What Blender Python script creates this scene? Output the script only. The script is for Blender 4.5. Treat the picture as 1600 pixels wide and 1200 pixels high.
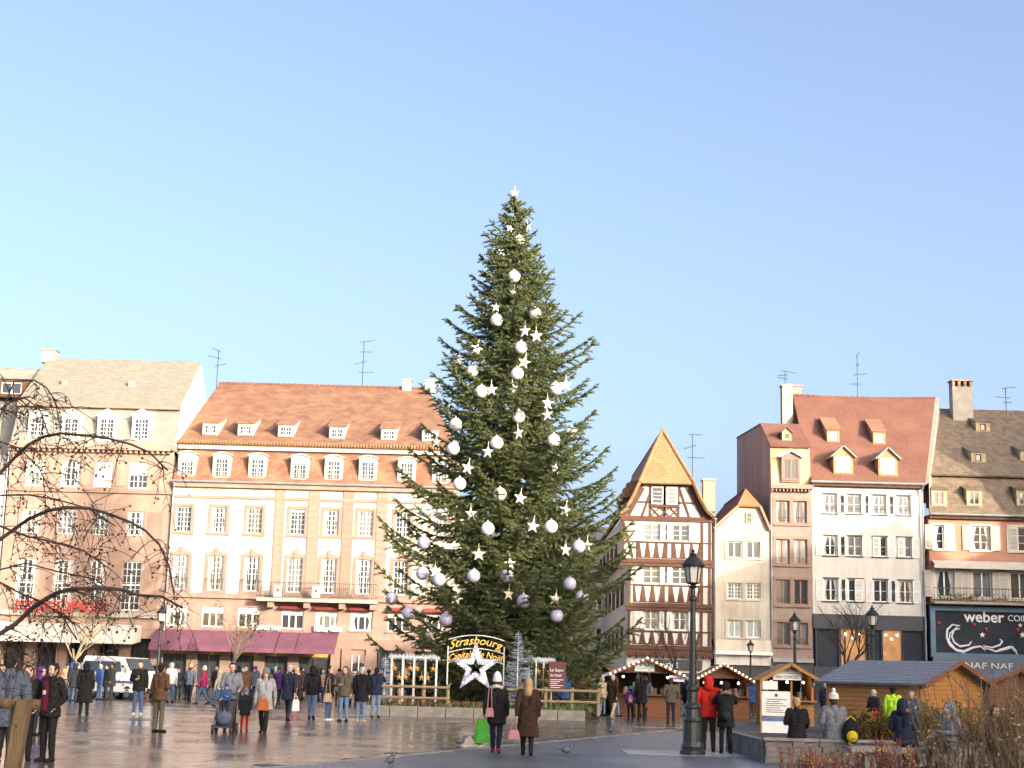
import bpy, bmesh, math, random
import numpy as np
from mathutils import Vector, Matrix
for o in list(bpy.data.objects): bpy.data.objects.remove(o)
scene = bpy.context.scene
C = scene.collection
R = math.radians
random.seed(7)
# ------------------------------------------------------------------ camera
FPX = 2373.0; CAMH = 1.75; PITCH = math.atan(453.0/FPX); ROLL = 0.0262
cam = bpy.data.cameras.new('camera'); camo = bpy.data.objects.new('camera', cam); C.objects.link(camo)
cam.sensor_width = 36; cam.lens = FPX/1600*36; cam.clip_end = 2000; cam.clip_start = 0.1
_f = Vector((0, math.cos(PITCH), math.sin(PITCH))); _r = Vector((1,0,0)); _u = Vector((0,-math.sin(PITCH), math.cos(PITCH)))
_r2 = _r*math.cos(ROLL) + _u*math.sin(ROLL); _u2 = _u*math.cos(ROLL) - _r*math.sin(ROLL)
mw = Matrix(((_r2.x,_u2.x,-_f.x,0),(_r2.y,_u2.y,-_f.y,0),(_r2.z,_u2.z,-_f.z,CAMH),(0,0,0,1)))
camo.matrix_world = mw; scene.camera = camo
# ------------------------------------------------------------------ sky and sun
SUN_AZ, SUN_EL = 40.0, 12.0          # degrees right of straight behind the camera, height
S = Vector((math.sin(R(SUN_AZ))*math.cos(R(SUN_EL)), -math.cos(R(SUN_AZ))*math.cos(R(SUN_EL)), math.sin(R(SUN_EL))))
world = bpy.data.worlds.new('World'); scene.world = world; world.use_nodes = True
nt = world.node_tree; nt.nodes.clear()
sky = nt.nodes.new('ShaderNodeTexSky'); sky.sky_type = 'NISHITA'; sky.sun_disc = False
sky.sun_elevation = R(SUN_EL); sky.sun_rotation = math.atan2(S.x, S.y)
sky.altitude = 150; sky.air_density = 0.5; sky.dust_density = 7.0; sky.ozone_density = 0.7
bg = nt.nodes.new('ShaderNodeBackground'); bg.inputs[1].default_value = 0.15
out = nt.nodes.new('ShaderNodeOutputWorld')
nt.links.new(sky.outputs[0], bg.inputs[0]); nt.links.new(bg.outputs[0], out.inputs[0])
sl = bpy.data.lights.new('sun', 'SUN'); sl.energy = 2.0; sl.angle = R(0.5); sl.color = (1.0, 0.86, 0.66)
so = bpy.data.objects.new('sun', sl); C.objects.link(so); so.location = (60,-60,60)
so.rotation_euler = S.to_track_quat('Z','Y').to_euler()
scene.view_settings.view_transform = 'Standard'; scene.view_settings.look = 'None'
scene.view_settings.gamma = 1.0; scene.view_settings.exposure = 1.95

# ------------------------------------------------------------------ helpers
def P(px, py, Y):
    """photo pixel (1600x1200) seen at depth Y -> world point"""
    d = _f + _r2*((px-800)/FPX) + _u2*((600-py)/FPX)
    t = Y/d.y
    return Vector((d.x*t, Y, CAMH + d.z*t))
def G(px, py, z=0.0):
    d = _f + _r2*((px-800)/FPX) + _u2*((600-py)/FPX)
    t = (z-CAMH)/d.z
    return Vector((d.x*t, d.y*t, z))
def PX(px, py, Y): return P(px,py,Y).x
def PZ(px, py, Y): return P(px,py,Y).z

MATS = {}
def mat(name, col, rough=0.8, col2=None, scale=3.0, bump=0.0, bscale=None, metal=0.0, emit=None, estr=1.0, spec=0.5, detail=6.0, stretch=None, lo=0.35, hi=0.65, streak=0.0):
    if name in MATS: return MATS[name]
    m = bpy.data.materials.new(name); m.use_nodes = True
    n = m.node_tree.nodes; l = m.node_tree.links
    b = n['Principled BSDF']
    b.inputs['Base Color'].default_value = (*col, 1); b.inputs['Roughness'].default_value = rough
    b.inputs['Metallic'].default_value = metal; b.inputs['Specular IOR Level'].default_value = spec
    tc = n.new('ShaderNodeTexCoord'); src = tc.outputs['Object']
    if stretch:
        mp = n.new('ShaderNodeMapping'); mp.inputs['Scale'].default_value = stretch; l.new(src, mp.inputs[0]); src = mp.outputs[0]
    if col2 is not None:
        no = n.new('ShaderNodeTexNoise'); no.inputs['Scale'].default_value = scale; no.inputs['Detail'].default_value = detail
        no.inputs['Roughness'].default_value = 0.65
        l.new(src, no.inputs['Vector'])
        rp = n.new('ShaderNodeValToRGB'); rp.color_ramp.elements[0].position = lo; rp.color_ramp.elements[1].position = hi
        rp.color_ramp.elements[0].color = (*col, 1); rp.color_ramp.elements[1].color = (*col2, 1)
        l.new(no.outputs['Fac'], rp.inputs['Fac']); l.new(rp.outputs[0], b.inputs['Base Color'])
    if streak:   # rain streaks and grime
        mp2 = n.new('ShaderNodeMapping'); mp2.inputs['Scale'].default_value = (1.6,1.6,.10); l.new(tc.outputs['Object'], mp2.inputs[0])
        n2 = n.new('ShaderNodeTexNoise'); n2.inputs['Scale'].default_value = 1.3; n2.inputs['Detail'].default_value = 7; n2.inputs['Roughness'].default_value = .7; l.new(mp2.outputs[0], n2.inputs['Vector'])
        r2 = n.new('ShaderNodeValToRGB'); r2.color_ramp.elements[0].position = .48; r2.color_ramp.elements[1].position = .75; r2.color_ramp.elements[0].color = (0,0,0,1); r2.color_ramp.elements[1].color = (streak,)*3+(1,)
        l.new(n2.outputs['Fac'], r2.inputs['Fac']); m3 = n.new('ShaderNodeMix'); m3.data_type = 'RGBA'; l.new(r2.outputs[0], m3.inputs[0]); l.new(b.inputs['Base Color'].links[0].from_socket, m3.inputs[6]); m3.inputs[7].default_value = (.16,.13,.11,1)
        l.new(m3.outputs[2], b.inputs['Base Color'])
    if bump:
        nb = n.new('ShaderNodeTexNoise'); nb.inputs['Scale'].default_value = bscale or scale*4; nb.inputs['Detail'].default_value = 4
        l.new(src, nb.inputs['Vector'])
        bp = n.new('ShaderNodeBump'); bp.inputs['Strength'].default_value = bump; bp.inputs['Distance'].default_value = 0.05
        l.new(nb.outputs['Fac'], bp.inputs['Height']); l.new(bp.outputs[0], b.inputs['Normal'])
    if emit:
        b.inputs['Emission Color'].default_value = (*emit, 1); b.inputs['Emission Strength'].default_value = estr
    MATS[name] = m
    return m
def tilemat(name, c1, c2, mortar, bw=0.25, bh=0.18, rough=0.85, var=(0.5,0.3,0.2), nscale=0.6, vx=(1,0.35,0), vz=(0,0.3,1.15), mort=0.012, bump=0.6, offset=0.5):
    """small roof tiles / bricks / setts too far off to model one by one"""
    if name in MATS: return MATS[name]
    m = bpy.data.materials.new(name); m.use_nodes = True
    n = m.node_tree.nodes; l = m.node_tree.links; b = n['Principled BSDF']
    b.inputs['Roughness'].default_value = rough
    tc = n.new('ShaderNodeTexCoord')
    def dot(v):
        d = n.new('ShaderNodeVectorMath'); d.operation = 'DOT_PRODUCT'; d.inputs[1].default_value = v
        l.new(tc.outputs['Object'], d.inputs[0]); return d.outputs['Value']
    cb = n.new('ShaderNodeCombineXYZ'); l.new(dot(vx), cb.inputs[0]); l.new(dot(vz), cb.inputs[1])
    br = n.new('ShaderNodeTexBrick'); l.new(cb.outputs[0], br.inputs['Vector'])
    br.inputs['Color1'].default_value = (*c1,1); br.inputs['Color2'].default_value = (*c2,1); br.inputs['Mortar'].default_value = (*mortar,1)
    br.inputs['Scale'].default_value = 1.0; br.inputs['Brick Width'].default_value = bw; br.inputs['Row Height'].default_value = bh
    br.inputs['Mortar Size'].default_value = mort; br.inputs['Bias'].default_value = 0.0; br.offset = offset
    no = n.new('ShaderNodeTexNoise'); no.inputs['Scale'].default_value = nscale; no.inputs['Detail'].default_value = 5
    l.new(tc.outputs['Object'], no.inputs['Vector'])
    rp = n.new('ShaderNodeValToRGB'); rp.color_ramp.elements[0].position = 0.42; rp.color_ramp.elements[1].position = 0.68
    rp.color_ramp.elements[0].color = (0,0,0,1); rp.color_ramp.elements[1].color = (1,1,1,1); l.new(no.outputs['Fac'], rp.inputs['Fac'])
    mx = n.new('ShaderNodeMix'); mx.data_type = 'RGBA'
    fm = n.new('ShaderNodeMath'); fm.operation = 'MULTIPLY'; fm.inputs[1].default_value = 0.55; l.new(rp.outputs[0], fm.inputs[0])
    l.new(fm.outputs[0], mx.inputs[0]); l.new(br.outputs['Color'], mx.inputs[6]); mx.inputs[7].default_value = (*var,1)
    l.new(mx.outputs[2], b.inputs['Base Color'])
    bp = n.new('ShaderNodeBump'); bp.inputs['Strength'].default_value = bump; bp.inputs['Distance'].default_value = 0.03
    inv = n.new('ShaderNodeMath'); inv.operation = 'SUBTRACT'; inv.inputs[0].default_value = 1.0; l.new(br.outputs['Fac'], inv.inputs[1])
    l.new(inv.outputs[0], bp.inputs['Height']); l.new(bp.outputs[0], b.inputs['Normal'])
    MATS[name] = m; return m

class MB:
    def __init__(s): s.v = []; s.f = []; s.m = []
    def add(s, vs, fs, mi=0):
        k = len(s.v); s.v += [tuple(v) for v in vs]
        for f in fs: s.f.append([k+i for i in f]); s.m.append(mi)
        return s
    def box(s, x0,x1,y0,y1,z0,z1, mi=0):
        return s.add([(x0,y0,z0),(x1,y0,z0),(x1,y1,z0),(x0,y1,z0),(x0,y0,z1),(x1,y0,z1),(x1,y1,z1),(x0,y1,z1)],
            [(0,3,2,1),(4,5,6,7),(0,1,5,4),(1,2,6,5),(2,3,7,6),(3,0,4,7)], mi)
    def beam(s, a, b, w, d, mi=0):
        """bar of rectangular section from a to b lying in the XZ plane, w wide, d deep in Y"""
        a = Vector(a); b = Vector(b); t = (b-a).normalized(); nrm = Vector((t.z,0,-t.x))*(w/2)
        vs = []
        for y in (-d/2, d/2):
            for p, sg in ((a,1),(a,-1),(b,-1),(b,1)):
                q = p + nrm*sg; vs.append((q.x, q.y+y, q.z))
        return s.add(vs, [(3,2,1,0),(4,5,6,7),(0,1,5,4),(1,2,6,5),(2,3,7,6),(3,0,4,7)], mi)
    def prism(s, poly, y0, y1, mi=0):
        n = len(poly); vs = [(x,y0,z) for x,z in poly] + [(x,y1,z) for x,z in poly]
        return s.add(vs, [list(range(n)), list(range(2*n-1,n-1,-1))] + [(i, i+n, (i+1)%n+n, (i+1)%n) for i in range(n)], mi)
    def slab(s, pts, thick, mi=0):
        """a sheet through pts (planar, any orientation) with thickness downwards"""
        n = len(pts); a,b,c = (Vector(p) for p in pts[:3]); nr = (b-a).cross(c-a).normalized()
        if nr.z < 0: nr = -nr
        vs = [tuple(p) for p in pts] + [tuple(Vector(p)-nr*thick) for p in pts]
        return s.add(vs, [list(range(n)), list(range(2*n-1,n-1,-1))] + [(i, i+n, (i+1)%n+n, (i+1)%n) for i in range(n)], mi)
    def tube(s, pts, rad, n=6, mi=0, cap=True):
        pts = [Vector(p) for p in pts]; k = len(pts)
        if not isinstance(rad, (list,tuple)): rad = [rad]*k
        t0 = (pts[1]-pts[0]).normalized(); up = Vector((0,0,1)) if abs(t0.z) < .9 else Vector((1,0,0))
        a = t0.cross(up).normalized(); vs = []; fs = []
        for i,p in enumerate(pts):
            t = (pts[min(i+1,k-1)]-pts[max(i-1,0)]).normalized()
            a = (a - t*a.dot(t)).normalized(); b = t.cross(a)
            for j in range(n):
                an = 2*math.pi*j/n; vs.append(p + (a*math.cos(an)+b*math.sin(an))*rad[i])
        for i in range(k-1):
            for j in range(n): fs.append((i*n+j, i*n+(j+1)%n, (i+1)*n+(j+1)%n, (i+1)*n+j))
        if cap: fs += [list(range(n-1,-1,-1)), [(k-1)*n+j for j in range(n)]]
        return s.add(vs, fs, mi)
    def lathe(s, prof, n=12, c=(0,0,0), mi=0, sy=1.0):
        vs = []; fs = []; k = len(prof)
        for r,z in prof:
            for j in range(n):
                an = 2*math.pi*j/n; vs.append((c[0]+r*math.cos(an), c[1]+r*sy*math.sin(an), c[2]+z))
        for i in range(k-1):
            for j in range(n): fs.append((i*n+j, i*n+(j+1)%n, (i+1)*n+(j+1)%n, (i+1)*n+j))
        fs += [list(range(n-1,-1,-1)), [(k-1)*n+j for j in range(n)]]
        return s.add(vs, fs, mi)
    def ball(s, c, r, n=12, k=8, mi=0, sc=(1,1,1)):
        vs = [(c[0],c[1],c[2]-r*sc[2])]; fs = []
        for i in range(1,k):
            ph = -math.pi/2 + math.pi*i/k
            for j in range(n):
                an = 2*math.pi*j/n; vs.append((c[0]+r*sc[0]*math.cos(ph)*math.cos(an), c[1]+r*sc[1]*math.cos(ph)*math.sin(an), c[2]+r*sc[2]*math.sin(ph)))
        vs.append((c[0],c[1],c[2]+r*sc[2])); L = len(vs)-1
        for j in range(n):
            fs.append((0, 1+(j+1)%n, 1+j)); fs.append((L, 1+(k-2)*n+j, 1+(k-2)*n+(j+1)%n))
        for i in range(k-2):
            for j in range(n): fs.append((1+i*n+j, 1+i*n+(j+1)%n, 1+(i+1)*n+(j+1)%n, 1+(i+1)*n+j))
        return s.add(vs, fs, mi)
    def mesh(s, name, smooth=False):
        me = bpy.data.meshes.new(name); me.from_pydata(s.v, [], s.f)
        if any(s.m): me.polygons.foreach_set('material_index', s.m)
        if smooth: me.polygons.foreach_set('use_smooth', [True]*len(s.f))
        bm = bmesh.new(); bm.from_mesh(me); bmesh.ops.recalc_face_normals(bm, faces=bm.faces); bm.to_mesh(me); bm.free()
        me.update(); return me
    def build(s, name, m, parent=None, smooth=False, loc=None):
        return link(name, s.mesh(name, smooth), m, parent, loc)
def link(name, me, m, parent=None, loc=None, rot=None):
    o = bpy.data.objects.new(name, me); C.objects.link(o)
    if m is not None and me is not None and len(me.materials) == 0:
        for x in (m if isinstance(m, (list,tuple)) else [m]): me.materials.append(MATS[x] if isinstance(x,str) else x)
    if loc is not None: o.location = loc
    if rot is not None: o.rotation_euler = rot
    if parent is not None:
        o.parent = parent
        if loc is None: o.matrix_parent_inverse = ROOTS.get(parent.name, Matrix())
    return o
ROOTS = {}
def tag(o, label=None, cat=None, group=None, kind=None):
    if label: o['label'] = label
    if cat: o['category'] = cat
    if group: o['group'] = group
    if kind: o['kind'] = kind
    return o
def thing(name, loc, label, cat, group=None, rz=0, world_children=False):
    """an Empty at the thing's base; with world_children its parts are modelled in world coordinates"""
    o = bpy.data.objects.new(name, None); C.objects.link(o); o.location = loc; o.rotation_euler = (0,0,rz); o.empty_display_size = .2
    tag(o, label, cat, group)
    if world_children: ROOTS[o.name] = Matrix.Translation(-Vector(loc))
    return o
def rel(root, p): return Vector(p) - Vector(root.location)
def copy_tree(o, parent=None):
    c = o.copy(); C.objects.link(c)
    if parent is not None: c.parent = parent
    for ch in list(o.children): copy_tree(ch, c)
    return c
def text_mesh(txt, size, ext=0.02, shear=0.0, bold=0.0):
    cu = bpy.data.curves.new('t', 'FONT'); cu.body = txt; cu.size = size; cu.extrude = ext; cu.shear = shear; cu.offset = bold
    cu.align_x = 'CENTER'; cu.resolution_u = 3
    o = bpy.data.objects.new('t', cu); C.objects.link(o)
    dg = bpy.context.evaluated_depsgraph_get(); me = bpy.data.meshes.new_from_object(o.evaluated_get(dg))
    bpy.data.objects.remove(o); bpy.data.curves.remove(cu)
    me.transform(Matrix.Rotation(math.pi/2, 4, 'X')); me.materials.clear()
    return me
def text(name, txt, root, x0, x1, zb, Y, m, ext=0.02, height=None, **k):
    """flat letters facing the camera, fitted between x0 and x1, standing on zb"""
    me = text_mesh(txt, 1.0, ext, **k)
    xs = [v.co.x for v in me.vertices]; zs = [v.co.z for v in me.vertices]
    s = (x1-x0)/(max(xs)-min(xs)); sz = s if not height else height/(max(zs)-min(zs))
    for v in me.vertices: v.co.x = (v.co.x-min(xs))*s + x0; v.co.z = v.co.z*sz + zb; v.co.y += Y
    return link(name, me, m, root)

# ------------------------------------------------------------------ materials
def M(*a, **k): return mat(*a, **k)
M('cream', (.64,.59,.49), .9, (.53,.48,.39), .5, bump=.1, bscale=20, streak=.45)
M('offwhite', (.70,.68,.63), .9, (.55,.53,.49), .45, bump=.1, bscale=20, streak=.4)
M('beige_plaster', (.50,.47,.41), .9, (.36,.32,.26), .55, bump=.12, bscale=18, streak=.55)
M('white_plaster', (.62,.60,.56), .9, (.52,.50,.46), .7, bump=.08, bscale=20, streak=.3)
M('salmon', (.50,.26,.18), .9, (.42,.21,.14), .6, bump=.1, streak=.4)
M('sandstone', (.36,.245,.195), .9, (.27,.18,.145), 1.2, bump=.25, bscale=9, streak=.5)
M('sandstone_dark', (.30,.20,.165), .9, (.22,.15,.12), 1.4, bump=.25, bscale=9)
M('brown_render', (.30,.19,.15), .95, (.40,.30,.25), .5, bump=.2, stretch=(1,1,.25))
M('yellow_old', (.52,.43,.26), .95, (.33,.26,.15), .9, bump=.2)
M('timber', (.115,.052,.032), .85, (.075,.034,.022), 4, bump=.3, stretch=(1,1,1))
M('white_paint', (.80,.79,.76), .6, (.70,.69,.66), 2.0)
M('grey_paint', (.34,.36,.35), .7, (.28,.30,.29), 2.0)
M('stone_grey', (.40,.37,.32), .9, (.30,.27,.23), 1.5, bump=.2)
M('glass', (.025,.03,.038), .04, (.05,.055,.06), .35, spec=.8)
M('curtain', (.55,.53,.49), .9, (.40,.39,.36), 4, stretch=(6,1,.3))
M('blind', (.70,.66,.58), .8, (.62,.58,.50), 2)
M('zinc', (.30,.31,.32), .5, (.22,.23,.24), 2, metal=.4)
M('dark_metal', (.035,.04,.04), .45, (.05,.055,.05), 6, metal=.3)
M('black_iron', (.012,.014,.014), .4, (.022,.026,.026), 9, bump=.15, bscale=30)
M('dark_shop', (.025,.026,.03), .5, (.04,.04,.045), 2)
M('navy_shop', (.022,.026,.042), .5, (.03,.034,.05), 2)
M('blue_shop', (.10,.19,.28), .5, (.08,.15,.23), 2)
M('warm_light', (.9,.5,.2), .6, emit=(1,.55,.2), estr=2.2)
M('bulb', (1,.85,.6), .4, emit=(1,.8,.5), estr=5)
M('red_sign', (.70,.035,.02), .5)
M('white_sign', (.78,.78,.76), .5)
M('gold', (.62,.33,.06), .4, (.5,.25,.04), 5)
M('awning_white', (.66,.62,.54), .85, (.56,.52,.45), .8)
M('awning_purple', (.17,.065,.105), .85, (.12,.045,.075), 1.2)
M('awning_red', (.30,.05,.04), .85)
M('stall_brown', (.20,.075,.03), .7, (.14,.05,.02), 3, bump=.2, stretch=(.5,.5,6))
M('stall_orange', (.40,.19,.05), .7, (.30,.135,.035), 2.5, bump=.2, stretch=(.5,.5,6))
M('wood_rail', (.30,.22,.13), .85, (.22,.15,.085), 4, bump=.25)
M('wood_post', (.17,.115,.06), .85, (.09,.06,.035), 5, bump=.4, stretch=(3,3,.5))
M('shingle_grey', (.17,.19,.23), .7, (.12,.135,.165), 3)
M('bark', (.085,.065,.045), .95, (.05,.038,.026), 6, bump=.5, bscale=20)
M('bark_pale', (.36,.29,.19), .9, (.24,.19,.12), 5, bump=.3)
M('twig', (.045,.03,.024), .9, (.03,.02,.016), 8)
M('leaf_gold', (.46,.29,.09), .8, (.34,.19,.05), 4)
M('leaf_yellow', (.34,.27,.06), .8, (.22,.15,.035), 1.5)
M('leaf_green', (.07,.11,.03), .8, (.11,.14,.04), 2)
M('red_stem', (.20,.05,.035), .8, (.14,.04,.03), 3)
M('straw', (.20,.10,.05), .95, (.13,.06,.03), 5, bump=.5)
M('soil', (.06,.045,.03), .95, (.04,.03,.02), 4, bump=.5)
M('frost', (.70,.74,.80), .8, (.55,.60,.66), 6)
M('rock', (.27,.25,.22), .9, (.17,.155,.135), 2.5, bump=.4)
M('rock_dark', (.19,.175,.16), .9, (.11,.10,.09), 3.0, bump=.4)
M('rubber', (.015,.015,.016), .7)
M('chrome', (.6,.6,.62), .25, metal=1.0)
M('van_white', (.78,.78,.78), .3, (.72,.72,.72), 1)
M('maroon_panel', (.11,.02,.03), .5, (.09,.018,.026), 2)
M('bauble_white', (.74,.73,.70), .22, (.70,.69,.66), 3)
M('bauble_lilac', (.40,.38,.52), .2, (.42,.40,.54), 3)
M('star_white', (.80,.80,.78), .5)
M('star_gold', (.60,.53,.42), .5)
M('star_lit', (.20,.195,.26), .5, emit=(.75,.72,1.0), estr=.05)
M('green_panel', (.10,.48,.04), .5)
M('paper', (.72,.72,.70), .7, (.60,.61,.60), 14)
tilemat('slate', (.21,.20,.165), (.28,.26,.21), (.11,.105,.085), .3, .22, .75, (.20,.19,.16), .7)
tilemat('slate_dark', (.22,.215,.19), (.28,.27,.24), (.13,.125,.11), .28, .2, .7, (.17,.165,.15), .9)
tilemat('tile_mixed', (.25,.125,.075), (.175,.08,.052), (.10,.05,.035), .34, .2, .85, (.31,.19,.11), 1.1)
tilemat('tile_orange', (.34,.19,.09), (.29,.155,.07), (.17,.09,.045), .2, .2, .85, (.36,.23,.12), .8)
tilemat('tile_brown', (.24,.12,.075), (.30,.16,.10), (.13,.07,.045), .2, .2, .85, (.34,.19,.11), .8, vx=(.3,1,0))
tilemat('tile_red', (.195,.088,.064), (.155,.068,.05), (.10,.042,.032), .2, .18, .85, (.23,.11,.075), .5)
tilemat('tile_old', (.20,.15,.105), (.14,.10,.072), (.07,.052,.038), .24, .2, .9, (.26,.21,.15), 2.2)
# ------------------------------------------------------------------ ground
plaza = MB().box(-160,160,-60,400,-.3,0).build('plaza', M('joint', (.035,.033,.032), .7, (.05,.047,.045), 2))
tag(plaza, 'dark wet stone paving of the open square', kind='structure')
def wetmat(name, c1, c2, r0, r1, bump):
    m = mat(name, c1, .3, c2, .9, bump=bump, bscale=14)
    n = m.node_tree.nodes; l = m.node_tree.links; b = n['Principled BSDF']
    tc = n.new('ShaderNodeTexCoord'); no = n.new('ShaderNodeTexNoise'); no.inputs['Scale'].default_value = .35; no.inputs['Detail'].default_value = 5
    geo = n.new('ShaderNodeNewGeometry'); l.new(geo.outputs['Position'], no.inputs['Vector'])
    mr = n.new('ShaderNodeMapRange'); mr.inputs[1].default_value = .35; mr.inputs[2].default_value = .68; mr.inputs[3].default_value = r0; mr.inputs[4].default_value = r1
    l.new(no.outputs['Fac'], mr.inputs[0]); l.new(mr.outputs[0], b.inputs['Roughness'])
    return m
SLAB = [wetmat('wet_slab_a', (.085,.075,.066), (.13,.115,.10), .10, .28, .03),
        wetmat('wet_slab_b', (.07,.063,.057), (.10,.092,.083), .12, .32, .03),
        wetmat('wet_slab_c', (.10,.088,.076), (.14,.125,.108), .09, .26, .03)]
# boundary between slabs and setts, a straight row of kerb stones
BA = G(436,1200); BB = G(1040,1143)
def bound_y(x): return BA.y + (x-BA.x)*(BB.y-BA.y)/(BB.x-BA.x)
rs = random.Random(3)
slabs = []
y = 17.0; row = 0
while y < 99:
    d = .72 if row % 2 else .58
    x = -45 + rs.uniform(0,1.2)
    while x < 45:
        w = rs.uniform(.9,1.5)
        if abs(x) < .42*y+6 and not (y+d > bound_y(x+w/2)-.3 and False) and y > bound_y(x+w/2)+.15: slabs.append((x, y, w, d))
        x += w
    y += d; row += 1
def slab_geo(mb, x, y, w, d, mi):
    g = .008; h = .012 + rs.uniform(0,.002); t1 = rs.uniform(-.0010,.0010); t2 = rs.uniform(-.0010,.0010)
    vs = [(x+g,y+g,h-t1-t2),(x+w-g,y+g,h+t1-t2),(x+w-g,y+d-g,h+t1+t2),(x+g,y+d-g,h-t1+t2)]
    vs += [(a,b,-.01) for a,b,c in vs]
    mb.add(vs, [(0,1,2,3),(0,4,5,1),(1,5,6,2),(2,6,7,3),(3,7,4,0)], mi)
vis = [s for s in slabs if abs(s[0]) < .36*s[1]+1 and s[1] > 24.5]
vis.sort(key=lambda s: s[1]); near = vis[:300]; ns = set(near)
for s in near:
    mb = MB(); slab_geo(mb, 0,0,s[2],s[3],0)
    link('paving_slab', mb.mesh('paving_slab'), rs.choice(SLAB), plaza, loc=(s[0],s[1],0))
mb = MB()
for s in slabs:
    if s not in ns: slab_geo(mb, *s, rs.randrange(3))
tag(mb.build('paving_slabs', SLAB, plaza), kind='stuff')
sett = tilemat('setts', (.15,.155,.17), (.07,.075,.088), (.025,.026,.03), .17, .15, .4, (.17,.175,.19), .35, vx=(.94,-.34,0), vz=(.34,.94,0), mort=.024, bump=1.0)
sn = sett.node_tree.nodes
pts = [(-60,-58),(60,-58),(60,bound_y(60)),(-60,bound_y(-60))]
pts = [(-60,-58,.006),(90,-58,.006),(90,46,.006),(22,46,.006),(BB.x+4,BB.y+2.2,.006),(BB.x,BB.y,.006),(BA.x,BA.y,.006),(-25,bound_y(-25),.006),(-60,bound_y(-60),.006)]
tag(MB().slab(pts, .004).build('sett_pavement', sett), 'bluish stone sett pavement in front of the slabs', kind='structure')
# kerb stones between the two, each its own
kb = tag(MB().slab([(BA.x-8,bound_y(BA.x-8)-.04,.008),(BB.x+1,bound_y(BB.x+1)-.04,.008),(BB.x+1,bound_y(BB.x+1)+.2,.008),(BA.x-8,bound_y(BA.x-8)+.2,.008)], .004).build('kerb_line', 'joint'), kind='structure')
ang = math.atan2(BB.y-BA.y, BB.x-BA.x); x = BA.x-8
kst = MB().box(.005,.95,-.02,.16,-.02,.022).mesh('kerb_stone')
while x < BB.x+.3:
    link('kerb_stone', kst, M('kerb_pale', (.24,.235,.23), .5, (.17,.168,.165), 3, bump=.1), kb, loc=(x, bound_y(x), 0), rot=(0,0,ang)); x += .96*math.cos(ang)
# pale flagstones round the lamp post
lf = G(1083,1180)
fl = tag(MB().box(lf.x-1.6,lf.x+6.5,lf.y-.5,lf.y+1.6,-.01,.009).build('lamp_footing', 'joint'), kind='structure')
for i in range(8):
    for j in range(2):
        x = lf.x-1.58+i*1.01; y = lf.y-.48+j*1.04
        if abs(x+.5-lf.x) < .7 and j == 0 and False: continue
        link('flagstone', MB().box(.006,1.0,.006,1.03,-.01,.016).mesh('flagstone') if i+j == 0 else bpy.data.meshes['flagstone'], M('pale_flag', (.30,.30,.31), .45, (.22,.225,.235), 2, bump=.1), fl, loc=(x,y,0))

# ------------------------------------------------------------------ building kit
WM = {}
def grid_wall(mb, x0,x1,z0,z1,Y,ops,rev=.22,mi=0, flip=None):
    xs = sorted({x0,x1,*[v for o in ops for v in o[:2] if x0<v<x1]}); zs = sorted({z0,z1,*[v for o in ops for v in o[2:4] if z0<v<z1]})
    for i in range(len(xs)-1):
        for j in range(len(zs)-1):
            cx = (xs[i]+xs[i+1])/2; cz = (zs[j]+zs[j+1])/2
            if any(o[0]<cx<o[1] and o[2]<cz<o[3] for o in ops): continue
            mb.add([(xs[i],Y,zs[j]),(xs[i+1],Y,zs[j]),(xs[i+1],Y,zs[j+1]),(xs[i],Y,zs[j+1])], [(0,1,2,3)], mi)
    for a,b,c,d in [o[:4] for o in ops]:
        for q in ([(a,c),(b,c)],[(b,c),(b,d)],[(b,d),(a,d)],[(a,d),(a,c)]):
            (p,r),(s_,t) = q
            mb.add([(p,Y,r),(s_,Y,t),(s_,Y+rev,t),(p,Y+rev,r)], [(0,1,2,3)], mi)
def walls(root, x0,x1,z0,z1,Y,depth,ops,m,rev=.22,name='wall', xb0=None, xb1=None):
    """front wall with real openings, side walls, back wall"""
    mb = MB(); grid_wall(mb, x0,x1,z0,z1,Y,ops,rev)
    a = x0 if xb0 is None else xb0; b = x1 if xb1 is None else xb1
    mb.add([(x0,Y,z0),(a,Y+depth,z0),(a,Y+depth,z1),(x0,Y,z1)], [(0,1,2,3)])
    mb.add([(x1,Y,z0),(b,Y+depth,z0),(b,Y+depth,z1),(x1,Y,z1)], [(0,1,2,3)])
    mb.add([(a,Y+depth,z0),(b,Y+depth,z0),(b,Y+depth,z1),(a,Y+depth,z1)], [(0,1,2,3)])
    me = bpy.data.meshes.new(name); me.from_pydata(mb.v, [], mb.f); me.update()
    return link(name, me, m, root)
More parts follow.
